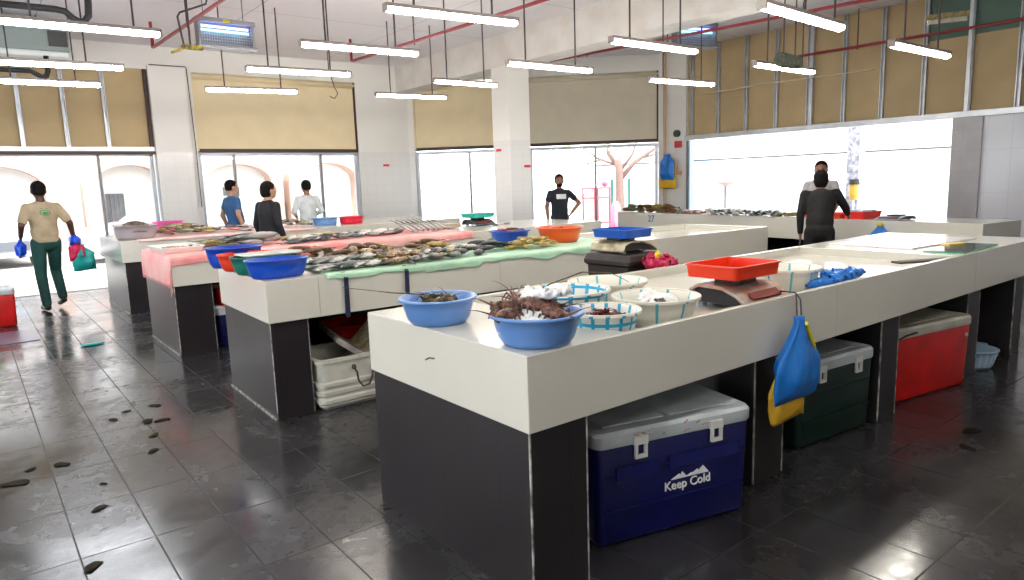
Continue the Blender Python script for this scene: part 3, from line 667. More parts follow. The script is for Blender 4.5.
t, z1 = cooler('red cooler with a dirty white lid under the front counter', (5.19, 2.11, 0), .95, .45, .52, REDC, LIDW, latches=False, seam=False); t.rotation_euler.z = -.16
obj('lid_strap', tube(NB(), [(-.465, -.235, .45), (-.34, -.235, .475), (-.22, -.23, .48)], .006, 6), BLACKM, t); obj('drain_plug', ball(NB(), (.40, -.222, .38), (.014, .01, .014)), LIDW, t)
t, _ = cooler('bright red cooler at the left edge beside the walking man', (-.10, 10.72, 0), .95, .55, .47, REDC, mat('grey_white_lid', (.5, .55, .6), .4), latches=False, seam=False)
tag(obj('green_bag', loft(NB(), [rr(.16, .12, .05, 0), rr(.19, .15, .06, .06), rr(.15, .12, .05, .13), rr(.06, .05, .02, .2)]), mat('lime_green', (.25, .75, .02), .4), loc=(.0, 10.66, .47), smooth=True), 'lime green bag on the red cooler at the left edge', 'bag')
cooler('dark blue cooler with a white lid under the pink cloth counter', (2.18, 7.50, 0), .62, .5, .42, BLUEC, mat('white_lid', (.8, .82, .85), .4), lid_h=.09)
tag(obj('storage_crate', tray(.3, .2, .17, .03, .9), REDC, loc=(2.2, 7.46, .425)), 'red crate on the dark blue cooler under the pink cloth counter', 'crate')
t, _ = cooler('dark violet cooler in the shadow of the rearmost counter', (2.40, 10.62, 0), .5, .5, .5, mat('violet_plastic', (.03, .012, .12), .3), LIDG)

# ribbed white box with its contents under the second counter
OFFW = mat('off_white_plastic', (.66, .65, .58), .4, var=.25, vscale=5)
t = thing('insulated_box', 'open off white ribbed box with a rope handle under the second counter', 'box', (2.14, 4.82, 0))
hw, hd, hh = .33, .27, .37
L = [rr(hw - .04, hd - .04, .05, 0), rr(hw - .015, hd - .015, .06, .025)]
for z in (.04, .10, .16):
    for q, o_ in ((0, 0), (.012, .012), (.036, .012), (.046, 0)): L.append(rr(hw - .012 + o_, hd - .012 + o_, .06, z + q))
L += [rr(hw - .008, hd - .008, .06, hh - .03), rr(hw + .006, hd + .006, .06, hh - .025), rr(hw + .006, hd + .006, .06, hh), rr(hw - .03, hd - .03, .05, hh), rr(hw - .05, hd - .05, .05, .03)]
obj('box_shell', loft(NB(), L), OFFW, t)
h_ = obj('rope_handle', tube(NB(), [(-.07, -hd - .012, hh - .08), (-.055, -hd - .03, hh - .12), (-.05, -hd - .035, hh - .18), (-.02, -hd - .04, hh - .225), (.03, -hd - .04, hh - .22), (.06, -hd - .035, hh - .17), (.07, -hd - .03, hh - .11), (.1, -hd - .012, hh - .075)], .008, 8), mat('dark_rope', (.06, .045, .03), .8), t, smooth=True)
for x in (-.07, .1): obj('rope_knot', ball(NB(), (x, -hd - .014, hh - .078), (.018, .014, .02)), mat('dark_rope', (.06, .045, .03)), h_)
tag(obj('foam_slab', bx(-.13, .13, -.33, .33, -.02, .02), mat('dirty_grey_foam', (.34, .32, .30), .7, col2=(.10, .09, .09), vscale=5), loc=(2.17, 4.94, .40), rot=(0, math.radians(38), math.radians(-12)), bevel=.006), 'dirty grey slab leaning inside the open off white box', 'lid')
tag(obj('foam_slab', bx(-.02, .02, -.26, .26, -.19, .19), mat('cream_foam', (.66, .62, .50), .7, col2=(.35, .25, .08), vscale=22), loc=(2.36, 4.82, .39), rot=(0, math.radians(48), 0), bevel=.006), 'cream foam panel with yellow spots leaning right in the off white box', 'lid')
tag(obj('wash_tub', bowl(.24, .26), REDC, loc=(2.44, 5.36, .20), smooth=True), 'red tub behind the open off white box under the second counter', 'tub')
tag(obj('fish_crate', tray(.30, .20, .20, .03, .9), mat('dark_grey_plastic', (.05, .05, .06), .5), loc=(2.44, 5.36, 0)), 'dark crate under the red tub below the second counter', 'crate')
tag(obj('wash_tub', bowl(.15, .3), BLUEC, loc=(1.97, 5.48, 0.0), smooth=True), 'dark blue tub deep behind the off white box', 'tub')
t = thing('laundry_basket', 'pale blue round basket on the wet floor at the right edge', 'basket', (6.16, 1.97, 0))
LB = mat('pale_blue_plastic', (.33, .48, .62), .4)
obj('basket_shell', bowl(.155, .15, .75), LB, t, smooth=True)
b = NB()
for k in range(20):
    a = 2 * PI * k / 20; tube(b, [(.125 * math.cos(a), .125 * math.sin(a), .02), (.157 * math.cos(a), .157 * math.sin(a), .13)], .005, 5)
obj('basket_ribs', b, mat('paler_blue', (.55, .68, .80), .4), t)
for s in (-1, 1): obj('basket_handle', tube(NB(), [(s * .15, -.05, .14), (s * .175, -.03, .155), (s * .175, .03, .155), (s * .15, .05, .14)], .008, 6), LB, t)

# ------------------------------------------------------------------ goods on the front counter
BOWLB = mat('light_blue_plastic', (.13, .29, .66), .3, sss=.05)
BZ = TOP - .06
tag(obj('wash_bowl', bowl(.163, .115, .72, rim=.010), BOWLB, loc=(1.585, 2.565, TOP), smooth=True), 'light blue bowl of dark lobsters, the left one of two', 'bowl')
tag(obj('wash_bowl', bowl(.170, .118, .72, rim=.010), BOWLB, loc=(1.635, 1.955, TOP), smooth=True), 'light blue bowl of ice and lobsters at the near counter corner', 'bowl')
LOB = mat('lobster_shell', (.035, .018, .014), .35, col2=(.26, .11, .08), vscale=45, bump=.6, bscale=90)
LOBD = mat('dark_lobster_shell', (.035, .030, .015), .35, col2=(.16, .12, .05), vscale=45, bump=.6, bscale=90)
def lobster(label, group, m, s=1.0):
    t = thing('lobster', label, 'lobster', (0, 0, 0), 0, group)
    b = NB(); L = []
    for x, r in ((-.055, .010), (-.045, .022), (-.015, .028), (.025, .026), (.05, .018), (.062, .008)): L.append([(x, r * math.cos(q), r * 1.05 * math.sin(q)) for q in [2 * PI * k / 12 for k in range(12)]])
    loft(b, L)
    for k in range(14): 
        a = random.uniform(.2, PI - .2); x = random.uniform(-.04, .055); tube(b, [(x, .024 * math.cos(a), .02 * math.sin(a)), (x + .012, .036 * math.cos(a), .033 * math.sin(a))], [.004, .001], 5)
    obj('carapace', b, m, t, smooth=True)
    b = NB(); L = []
    for i in range(12):
        u = i / 11; x = -.045 - .085 * math.sin(u * 1.5); z = -.03 * u * u; r = .023 * (1 - .45 * u) * (1.08 if i % 2 else .95)
        L.append([(x, r * math.cos(q), z + r * .7 * math.sin(q)) for q in [2 * PI * k / 10 for k in range(10)]])
    loft(b, L); box(b, -.165, -.12, -.022, .022, -.036, -.031); obj('tail', b, m, t)
    for sd in (-1, 1):
        for k in range(4):
            x = .03 - .024 * k; obj('leg', tube(NB(), [(x, sd * .02, -.005), (x + .010, sd * .045, .014), (x + .004, sd * .062, -.016)], [.0055, .0045, .002], 5), m, t)
        obj('antenna', tube(NB(), [(.055, sd * .010, .008), (.078, sd * .024, .018), (.105, sd * .045, .028), (.13, sd * .075, .03)], [.005, .0035, .0018, .0006], 5), m, t)
    return t
def put(proto, first, loc, rot, label=None, s=1, group=None):
    o = proto if first else copy_tree(proto)
    o.location = loc; o.rotation_euler = rot; o.scale = (s,) * 3
    if label: o['label'] = label
    if group: o['group'] = group
    return o
pd = lobster('dark lobster lying in the left light blue bowl', 'dark lobsters in the left blue bowl', LOBD)
for i in range(6):
    a = i * 1.05 + .3; put(pd, i == 0, (1.585 + .05 * math.cos(a), 2.565 + .05 * math.sin(a), TOP + .092 + .008 * (i % 3)), (random.uniform(-.3, .3), random.uniform(-.25, -.05), a + 1.9), s=.68)
pl = lobster('reddish brown lobster on the ice in the near light blue bowl', 'lobsters on ice in the near blue bowl', LOB)
for i, (dx, dy, dz, r, p) in enumerate(((-.05, .09, .15, 2.6, -.1), (-.10, .02, .135, 3.3, 0), (.02, .09, .17, 1.3, -.2), (.06, -.02, .15, -.6, .1), (.09, .05, .155, .4, -.1), (.0, .0, .165, 2.0, -.15), (.03, -.09, .135, -1.2, .1))):
    put(pl, i == 0, (1.62 + dx, 1.965 + dy, TOP + dz - .022), (random.uniform(-.2, .2), p, r))
ICE = mat('crushed_ice', (.85, .90, .94), .15, bump=.5, bscale=60, sss=.3)
def heap(name, label, cat, loc, rx, ry, h, m, n=90, sz=.014, seed=1, kind='stuff'):
    rnd = random.Random(seed); b = NB()
    L = [circ(rx, ry, 0, 20), circ(rx * .9, ry * .9, h * .4, 20), circ(rx * .6, ry * .6, h * .8, 20), circ(rx * .2, ry * .2, h, 20)]; loft(b, L)
    for i in range(n):
        a = rnd.uniform(0, 2 * PI); q = math.sqrt(rnd.random()) * .95; s = sz * rnd.uniform(.6, 1.4)
        M = Matrix.Translation((rx * q * math.cos(a), ry * q * math.sin(a), h * (1 - q * q * .8))) @ Matrix.Rotation(rnd.uniform(0, 6), 4, (rnd.random(), rnd.random(), rnd.random() + .01))
        bmesh.ops.create_icosphere(b, subdivisions=1, radius=s, matrix=M @ Matrix.Diagonal((1, rnd.uniform(.6, 1), rnd.uniform(.5, 1), 1)))
    return tag(obj(name, b, m, loc=loc), label, cat, kind=kind)
heap('crushed_ice', 'crushed ice filling the near light blue bowl', 'ice', (1.63, 1.965, TOP + .05), .145, .145, .075, ICE, 160, .013)
heap('water_contents', 'dark seafood mass under the lobsters in the left blue bowl', 'seafood', (1.585, 2.565, TOP + .03), .135, .135, .03, LOBD, 60, .012, 2)
def crumple(o, amp, fr, seed=0):
    for v in o.data.vertices:
        n_ = v.normal.copy(); v.co += n_ * amp * (abs(noise.noise(v.co * fr + Vector((seed, 0, 0)))) * 2 - .5)
    return o
FILM = mat('white_plastic_film', (.86, .87, .88), .3, bump=.4, bscale=25, sss=.2)
b = NB(); ball(b, (0, 0, 0), (.09, .05, .018), 20, 12); ball(b, (.05, -.02, .012), (.05, .04, .02), 16, 10); ball(b, (-.06, .02, .0), (.045, .035, .02), 16, 10)
tag(crumple(blob('plastic_bag', b, FILM, voxel=.004, loc=(1.69, 1.96, TOP + .178), rot=(.1, -.1, -.7)), .018, 28), 'white plastic bag lying over the lobsters in the near bowl', 'bag')
tag(obj('long_antenna', tube(NB(), [(1.66, 2.06, 1.10), (1.76, 2.02, 1.17), (1.88, 1.96, 1.21), (1.98, 1.90, 1.20), (2.05, 1.87, 1.16)], [.004, .003, .0025, .002, .001], 6), LOBD, smooth=True), 'long curved antenna arching up from the near bowl', 'antenna')
tag(obj('long_antenna', tube(NB(), [(1.62, 2.56, TOP + .115), (1.42, 2.66, TOP + .14), (1.25, 2.80, TOP + .17)], [.005, .003, .001], 6), LOBD, smooth=True), 'antenna sticking out left from the left bowl', 'antenna')
PL1 = plaid_mat('cyan_plaid_plastic', (.90, .90, .86), (.02, .42, .68), 15, (.055, .014), .26)
PL2 = plaid_mat('faint_cyan_stripe_plastic', (.88, .86, .78), (.10, .50, .62), 9, None, .10)
def basket(label, x, y, r, h, m, sy=1):
    t = thing('strainer_basket', label, 'basket', (x, y, BZ))
    obj('basket_shell', bowl(r, h, .72, ry=r * sy, rim=.012, n=48), m, t, smooth=True)
    obj('basket_rim', tube(NB(), [(r * 1.04 * math.cos(2 * PI * k / 36), r * sy * 1.04 * math.sin(2 * PI * k / 36), h) for k in range(37)], .006, 6, caps=False), mat('cream_rim', (.78, .76, .64), .35), t, smooth=True)
    return t
basket('white basket with blue plaid squares next to the near light blue bowl', 2.055, 2.02, .150, .118, PL1)
basket('blue plaid basket behind the first plaid basket', 2.21, 2.405, .19, .145, PL1)
basket('shallow cream plaid basket furthest back near the rim', 2.66, 2.58, .20, .12, PL2)
basket('cream basket of mussels and ice beside the scale', 2.43, 2.055, .19, .125, PL2)
basket('cream tub with a blue stripe behind the scale with the orange tray', 3.62, 2.12, .185, .13, PL2)
heap('squid_heap', 'dark red seafood inside the nearest plaid basket', 'seafood', (2.06, 2.03, BZ + .045), .12, .12, .06, mat('dark_red_flesh', (.12, .012, .010), .25, var=.5, vscale=30), 50, .02, 4)
heap('mussel_heap', 'dark shells in the near side of the cream basket', 'shellfish', (2.38, 2.0, BZ + .04), .09, .09, .07, mat('mussel_shell', (.04, .035, .045), .3), 60, .018, 5)
b = NB(); ball(b, (0, 0, 0), (.13, .09, .035), 20, 12); ball(b, (.03, .04, .02), (.07, .06, .03), 16, 10)
tag(crumple(blob('plastic_bag', b, FILM, voxel=.005, loc=(2.45, 2.07, BZ + .09), rot=(0, 0, .3)), .018, 24), 'white plastic bag of ice in the cream basket', 'bag')
b = NB()
for c, r_ in (((0, 0, .02), (.13, .07, .035)), ((.12, .01, .03), (.12, .06, .045)), ((.22, -.01, .04), (.08, .05, .035)), ((.31, -.02, .035), (.05, .03, .02)), ((-.11, .02, .01), (.07, .06, .02)), ((.06, .03, .055), (.06, .04, .02))): ball(b, c, r_, 14, 8, Matrix.Rotation(random.uniform(-.4, .4), 3, 'Z'))
tag(crumple(blob('plastic_bag', b, BLUEP, voxel=.006, loc=(3.74, 1.93, BZ + .035)), .03, 14), 'crumpled bright blue plastic bag in the counter trough', 'bag')
# scale with the orange tray
def scale_machine(label, loc, rz=0, bodym=None, w=.40):
    t = thing('weighing_scale', label, 'scale', loc, rz)
    SM = bodym or mat('mottled_steel', (.55, .50, .45), .3, .35, col2=(.50, .24, .17), vscale=14)  # steel mottled with a reddish brown second tone
    prof = [(-.19, .015), (-.185, .028), (-.12, .065), (-.04, .088), (.10, .09), (.15, .07), (.165, .03), (.165, .02)]
    b = NB(); L = []
    for x in (-w / 2, w / 2): L.append([(x, y, z) for y, z in prof] + [(x, y, z - .012) for y, z in reversed(prof)])
    loft(b, L); obj('top_cover', b, SM, t, bevel=.002)
    obj('scale_body', loft(NB(), [[(x, -.14, .02), (x, -.1, .05), (x, -.03, .07), (x, .1, .072), (x, .14, .05), (x, .14, .02)] for x in (-w / 2 + .03, w / 2 - .03)]), mat('dark_scale_body', (.03, .03, .04), .5), t)
    for x in (-w / 2 + .06, w / 2 - .06):
        for y in (-.12, .11): obj('foot', tube(NB(), [(x, y, 0), (x, y, .025)], .022, 12), mat('scale_foot', (.35, .38, .5), .5), t)
    obj('display', bx(-.12, .12, -.005, .002, -.02, .02), mat('red_display', (.25, .05, .04), .15), t, loc=(0, -.155, .053), rot=(math.radians(-60), 0, 0))
    obj('weighing_plate', bx(-.07, .07, -.06, .09, .088, .112), mat('dark_scale_body', (.03, .03, .04)), t)
    return t
scale_machine('mottled steel scale carrying the orange tray on the front counter', (3.06, 2.05, BZ)).scale = (1, 1, 1.35)
ORG = mat('orange_red_plastic', (.80, .045, .008), .3, sss=.05)
tag(obj('weighing_tray', tray(.195, .155, .066, .03, .965, rim=.008), ORG, loc=(3.06, 2.08, BZ + .152)), 'orange red tray sitting on the scale on the front counter', 'tray')
tag(obj('knife_board', bx(-.22, .22, -.045, .045, 0, .014), mat('dark_brown_board', (.05, .03, .02), .5), loc=(5.09, 1.965, BZ + .03), rot=(0, 0, -.44), bevel=.004), 'dark flat board lying at the end of the trough', 'board')
GED = mat('green_glass_edge', (.05, .35, .18), .1)
t = thing('glass_sheet', 'clear glass sheet with a green edge on the far end of the counter', 'glass', (5.78, 1.95, TOP), math.radians(2))
obj('sheet', bx(-.36, .36, -.10, .16, .004, .010), SHEETG, t)
b = NB(); box(b, -.365, .365, -.105, -.10, .002, .012); box(b, -.365, -.36, -.1, .16, .002, .012); box(b, .36, .365, -.1, .16, .002, .012); obj('sheet_edge', b, GED, t)
tag(obj('cutting_board', bx(-.55, .55, -.33, .33, 0, .012), mat('bright_white_board', (.92, .92, .92), .15), loc=(6.10, 2.52, TOP), rot=(0, 0, -.05), bevel=.003), 'large thin white board on the far end of the counter', 'board')
tag(obj('wooden_strip', bx(-.09, .09, -.035, .035, 0, .02), mat('yellow_wood', (.70, .52, .15), .5), loc=(5.98, 2.10, TOP + .001), rot=(0, 0, -.3), bevel=.004), 'small yellow block beside the glass sheet', 'block')

# ------------------------------------------------------------------ fish
def fish_mesh(L=.3, Hh=.075, W=.045, lean=0):
    b = NB(); n = 12; secs = [(-.5, .04, .05), (-.38, .16, .2), (-.28, .24, .35), (-.12, .62, .75), (.06, .95, .97), (.22, 1, 1), (.34, .88, .85), (.43, .6, .6), (.485, .28, .3), (.5, .08, .1)]
    Lp = []
    for u, hh_, ww in secs:
        bend = lean * (u ** 2) * L
        Lp.append([(u * L, bend + Hh / 2 * hh_ * math.cos(q), W / 2 + W / 2 * ww * math.sin(q)) for q in [2 * PI * k / n for k in range(n)]])
    loft(b, Lp)
    z = W / 2
    def fin(pts, th=.0025):
        V = [[b.verts.new((x * L, y * Hh + lean * x * x * L, z + s)) for x, y in pts] for s in (-th, th)]
        b.faces.new(V[0]); b.faces.new(list(reversed(V[1])))
        for i in range(len(pts)): b.faces.new([V[0][i], V[0][(i + 1) % len(pts)], V[1][(i + 1) % len(pts)], V[1][i]])
    fin([(-.47, .08), (-.68, .55), (-.60, 0), (-.68, -.55), (-.47, -.08)]); fin([(.2, .45), (.08, .72), (-.12, .60), (-.2, .28)]); fin([(-.05, -.4), (-.12, -.62), (-.25, -.28)])
    me = bpy.data.meshes.new('fish'); bmesh.ops.recalc_face_normals(b, faces=b.faces); b.to_mesh(me); b.free()
    for p in me.polygons: p.use_smooth = True
    return me
EYE = mat('fish_eye', (.01, .01, .01), .1)
FM = {}
def fish(kind, L, Hh, W, lean):
    k = (kind, L, Hh, W, lean)
    if k not in FM:
        me = fish_mesh(L, Hh, W, lean); me.materials.append(FISHS[kind]); FM[k] = me
    return FM[k]
def place_fish(kinds, spots, label, group, size=(.3, .075, .045), lab=None, cat='fish'):
    for (x, y, z, rz, tilt) in spots:
        k = random.choice(kinds); me = fish(k, *size, random.choice((-.25, 0, .25)))
        o = bpy.data.objects.new('fish', me); COL.objects.link(o)
        s = random.uniform(.85, 1.15); o.scale = (s,) * 3; o.location = (x, y, z); o.rotation_euler = (random.uniform(-.25, .25) + tilt, random.uniform(-.08, .08), rz)
        tag(o, label, cat, group)
def heap_spots(cx, cy, rx, ry, n, z0, hz, rz=None, spread=PI):
    out = []
    for i in range(n):
        q = math.sqrt((i + .5) / n); a = i * 2.39996
        out.append((cx + rx * q * math.cos(a), cy + ry * q * math.sin(a), z0 + hz * (1 - q * q) + random.uniform(0, .012), (rz if rz is not None else 0) + random.uniform(-spread, spread), 0))
    return out
def row_spots(x0, y0, x1, y1, n, rz, z0, jit=.02, a=.15):
    return [(x0 + (x1 - x0) * (i + .5) / n + random.uniform(-jit, jit), y0 + (y1 - y0) * (i + .5) / n + random.uniform(-jit, jit), z0 + random.uniform(0, .01), rz + random.uniform(-a, a), .0) for i in range(n)]
T1 = TOP + .006
def cloth(name, label, m, x0, x1, y0, y1, xl, yf, z, dropf, dropl, seed=0, stepn=70, lip=.006):
    """sheet lying on a counter whose left edge is x=xl and front edge is y=yf, hanging over by dropf / dropl"""
    b = NB(); nx = stepn; ny = 26; G = []
    for i in range(nx + 1):
        x = x0 + (x1 - x0) * i / nx; row = []
        dr = dropf(x) if dropf else 0
        for j in range(ny + 1):
            ya_ = yf - dr; y = ya_ + (y1 - ya_) * (j / ny) ** 1.6 if dropf else y0 + (y1 - y0) * j / ny
            X, Y, Z = x, y, z + .003 + .0025 * noise.noise(Vector((x * 9, y * 9, seed)))
            if y < yf: Z -= (yf - y); Y = yf - lip - .006 * (1 + math.sin(x * 34 + seed))
            if x < xl:
                d = xl - x; Z -= d; X = xl - lip - .010 * (1 + math.sin(y * 42 + seed)) * min(1, d * 8)
            row.append(b.verts.new((X, Y, Z)))
        G.append(row)
    for i in range(nx):
        for j in range(ny): b.faces.new([G[i][j], G[i + 1][j], G[i + 1][j + 1], G[i][j + 1]])
    o = obj(name, b, m, smooth=True); s = o.modifiers.new('s', 'SOLIDIFY'); s.thickness = .002; s.offset = 1
    return tag(o, label, 'cloth')
GREENS = mat('pale_green_sheet', (.50, .80, .58), .4, var=.2, vscale=4, bump=.3, bscale=12)
c2x = lambda x: 4.57 - (x - 1.5) * math.tan(math.radians(1.6))
# built in the counter's own frame, then turned with it
g = cloth('plastic_sheet', 'pale green plastic sheet under the fish on the second counter', GREENS, .42, 3.46, 0, 1.1, -9, 0, TOP, lambda x: .03 + .035 * abs(noise.noise(Vector((x * 2.3, 0, 1)))) * 2 + (.025 if 1.2 < x < 1.7 else 0), None, 1, 110)
g.location = (1.50, 4.57, 0); g.rotation_euler = (0, 0, math.radians(-1.6))
PINK = mat('pink_sheet', (.85, .24, .25), .5, col2=(.85, .48, .45), vscale=3, bump=.3, bscale=12)
PINK2 = mat('pale_pink_striped_sheet', (.86, .46, .45), .5, col2=(.86, .70, .68), vscale=5, bump=.3, bscale=12)
cloth('plastic_sheet', 'pink sheet draped over the second row counter with the white tray', PINK, 1.17, 4.95, 7.1, 8.45, 1.47, 7.11, TOP, lambda x: .085 + .02 * math.sin(x * 2), True, 2, 100)
cloth('plastic_sheet', 'pink sheet lying on the rearmost counter', PINK2, 1.75, 4.2, 10.2, 11.8, -9, 10.2, TOP, lambda x: .03, None, 3, 60)
# goods on the second counter ------------------------------------------------
bas = [('round deep blue tub at the back of the four tubs on the counter corner', (.005, .06, .48), 5.74, .19, .16, TOP),
       ('red oval tub between the deep blue tub and the green tub', (.75, .05, .015), 5.42, .155, .13, TOP),
       ('dark green oval tub between the red and the blue tub', (.008, .16, .12), 5.10, .155, .13, TOP),
       ('bright blue oval tub nearest the corner of the second counter', (.006, .07, .52), 4.77, .155, .13, TOP)]
for lab, c, y, ry, h_, z in bas:
    tag(obj('plastic_tub', bowl(.215, h_, .78, ry=ry, rim=.006), mat('tub_' + lab.split()[0] + lab.split()[1], c, .3), loc=(1.66, y, z), smooth=True), lab, 'tub')
tag(obj('weighing_tray', tray(.2, .13, .014, .02, .95), mat('clear_pale_tray', (.6, .66, .62), .2), loc=(1.72, 5.10, TOP + .131)), 'pale shallow tray resting on the green tub', 'tray')
P2 = 'fish in the front row on the green sheet'
place_fish(['grey', 'silver', 'dark'], [(1.93 + i * .10, 4.72 + .02 * (i % 2) - i * .005, T1, .25 + random.uniform(-.1, .1), 0) for i in range(6)] + [(1.98 + i * .13, 4.86, T1 + .035, .3, 0) for i in range(5)], 'grey fish in the front pile at the left end of the green sheet', P2, (.27, .085, .055))
place_fish(['brown', 'pink', 'brown'], heap_spots(2.12, 5.30, .26, .2, 16, T1, .10), 'small brown fish heaped behind the blue tub', 'brown fish heaped behind the blue tub', (.21, .075, .05))
place_fish(['brown', 'gold', 'brown'], heap_spots(2.50, 5.06, .30, .22, 20, T1, .10), 'small brown fish in the tallest heap on the green sheet', 'brown fish in the tallest heap', (.21, .075, .05))
place_fish(['brown', 'silver', 'grey', 'brown'], [(2.5 + .085 * i, 4.64 + .05 * (i % 2), T1 + .01, .5 + random.uniform(-.3, .3), 0) for i in range(8)] + [(2.55 + .10 * i, 4.78, T1 + .035, .6, 0) for i in range(6)], 'brown and silver fish in the middle of the front row', 'mixed fish in the middle of the green sheet', (.24, .08, .05))
place_fish(['brown', 'brown', 'gold'], heap_spots(2.98, 4.98, .26, .22, 16, T1, .10), 'small reddish brown fish in the right heap on the green sheet', 'reddish brown fish in the right heap', (.21, .07, .045))
place_fish(['silver', 'grey', 'white'], heap_spots(3.26, 4.86, .20, .18, 12, T1, .045), 'silver fish near the dark fish on the green sheet', 'silver fish right of the brown heaps', (.2, .06, .04))
place_fish(['dark', 'grey'], heap_spots(3.60, 4.95, .18, .16, 9, T1, .05), 'dark fish just left of the yellow pile', 'dark fish left of the yellow pile', (.2, .07, .045))
place_fish(['gold'], heap_spots(4.0, 4.84, .25, .16, 26, T1, .06), 'small yellow fish in the pile before the orange tub', 'yellow fish before the orange tub', (.18, .05, .035))
tag(obj('plastic_tub', bowl(.19, .13, .75), mat('tub_royal', (.006, .05, .42), .3), loc=(4.14, 5.32, TOP + .005), smooth=True), 'dark blue tub behind the yellow fish pile', 'tub')
tag(obj('plastic_tub', bowl(.22, .15, .72), mat('tub_orange', (.80, .10, .01), .3), loc=(4.55, 5.05, TOP), smooth=True), 'orange tub right of the yellow fish pile', 'tub')
place_fish(['pink', 'brown'], heap_spots(4.55, 5.05, .14, .12, 5, TOP + .10, .03), 'small pink fish inside the orange tub', 'fish in the orange tub', (.16, .04, .03))
place_fish(['pink', 'brown'], heap_spots(4.14, 5.32, .12, .12, 4, TOP + .10, .03), 'small pinkish fish inside the dark blue tub', 'fish in the dark blue tub', (.16, .04, .03))
for i, x in enumerate((2.055, 2.535)):
    y = c2x(x)
    tag(obj('fabric_strap', loft(NB(), [[(x - .016, y + .02, TOP + .006), (x + .016, y + .02, TOP + .006), (x + .016, y + .02, TOP + .009), (x - .016, y + .02, TOP + .009)], [(x - .016, y - .005 - .014, TOP - .03), (x + .016, y - .019, TOP - .03), (x + .016, y - .024, TOP - .03), (x - .016, y - .024, TOP - .03)], [(x - .018, y - .012, .66), (x + .018, y - .012, .66), (x + .018, y - .018, .66), (x - .018, y - .018, .66)]]), mat('navy_strap', (.012, .018, .06), .6)), ('left' if i == 0 else 'right') + ' one of two dark navy straps hanging down the second counter', 'strap')
# bin with scale and blue tray in the aisle
BIN = mat('dark_brown_plastic', (.028, .018, .014), .45, var=.4, vscale=10)
t = thing('storage_bin', 'dark brown lidded bin standing between the counters under a scale', 'bin', (3.80, 3.53, .03))
obj('bin_body', loft(NB(), [rr(.14, .17, .03, -.03), rr(.17, .21, .03, .91)]), BIN, t); obj('bin_lid', loft(NB(), [rr(.175, .215, .03, .91), rr(.19, .23, .03, .925), rr(.19, .23, .03, .95), rr(.175, .215, .03, .99), rr(.16, .2, .02, 1.0)]), BIN, t)
b = NB(); box(b, -.172, .172, -.212, .212, .80, .82); box(b, -.17, .17, -.21, .21, .6, .62); obj('bin_rib', b, BIN, t)
scale_machine('cream coloured scale on the dark bin carrying the blue tray', (3.80, 3.53, 1.03), PI / 2, mat('cream_dirty_metal', (.62, .55, .38), .4, .2, col2=(.25, .2, .12), vscale=12), .34)
tag(obj('weighing_tray', tray(.145, .175, .06, .03, .96, rim=.008), mat('mid_blue_plastic', (.008, .10, .50), .3), loc=(3.80, 3.53, 1.03 + .113)), 'blue tray sitting on the scale on the dark bin', 'tray')
b = NB()
for i in range(9):
    a = i * .7; ball(b, (.07 * math.cos(a) * (1 + .3 * (i % 2)), .05 * math.sin(a), .04 - .012 * (i % 3)), (.06, .04, .045), 12, 8, Matrix.Rotation(a, 3, 'Z'))
t = blob('bundled_bag', b, mat('crimson_fabric', (.62, .02, .10), .5, var=.3, vscale=25), voxel=.006, smooth_it=2, loc=(3.82, 3.19, .94)); crumple(t, .035, 16)
tag(t, 'crimson bundle with a yellow knot at the foot of the dark bin', 'bag')
obj('yellow_knot', loft(NB(), [circ(.032, .025, .03, 10), circ(.018, .015, .07, 10), circ(.026, .02, .095, 10), circ(.012, .01, .12, 10)]), mat('yellow_strap', (.75, .62, .03)), t, loc=(-.05, -.02, 0))
tag(obj('ledge_stool', loft(NB(), [rr(.12, .09, .02, 0), rr(.12, .09, .02, .87), rr(.2, .09, .02, .88), rr(.2, .09, .02, .9)]), BIN, loc=(3.82, 3.19, 0)), 'dark stand under the crimson bundle behind the front counter', 'stand')
# pink cloth counter goods -----------------------------------------------------
t = thing('foam_tray', 'white shallow tray of small fish on the corner of the pink sheet', 'tray', (1.68, 7.80, T1), .03)
obj('tray_shell', tray(.20, .30, .055, .03, .92), mat('white_foam', (.82, .80, .76), .5), t)
obj('tray_contents', heap('fish_bits', None, None, (0, 0, .01), .17, .26, .025, mat('pale_brown_flesh', (.55, .38, .28), .4, var=.4, vscale=30), 60, .016, 8).data, mat('pale_brown_flesh', (.55, .38, .28)), t, loc=(0, 0, .01))['kind'] = 'stuff'
bpy.data.objects.remove(bpy.data.objects['fish_bits'])
place_fish(['green', 'gold', 'brown'], heap_spots(2.08, 7.85, .16, .3, 11, T1, .04), 'olive fish next to the white tray on the pink sheet', 'olive fish beside the white tray', (.3, .075, .05))
place_fish(['dark', 'grey'], heap_spots(2.42, 7.75, .24, .34, 10, T1, .07, .2, .5), 'large dark fish in the pile left of the man in black', 'dark fish pile on the pink sheet', (.45, .12, .07))
place_fish(['silver', 'grey', 'dark', 'white'], row_spots(2.7, 7.45, 4.15, 7.6, 14, .5, T1, .03, .4) + row_spots(2.8, 7.75, 4.2, 7.85, 9, .4, T1 + .01, .03, .4), 'silver grey fish in the long row on the pink sheet', 'silver grey fish row on the pink sheet', (.32, .085, .05))
place_fish(['gold', 'white'], row_spots(2.7, 8.15, 3.5, 8.2, 5, .1, T1, .03, .2), 'pale yellow fish at the back of the pink sheet', 'pale yellow fish row', (.38, .07, .045))
place_fish(['brown', 'silver'], row_spots(3.7, 8.15, 4.6, 8.15, 5, .4, T1, .03, .5), 'brownish fish at the back right of the pink sheet', 'brownish fish at the back', (.28, .08, .045))
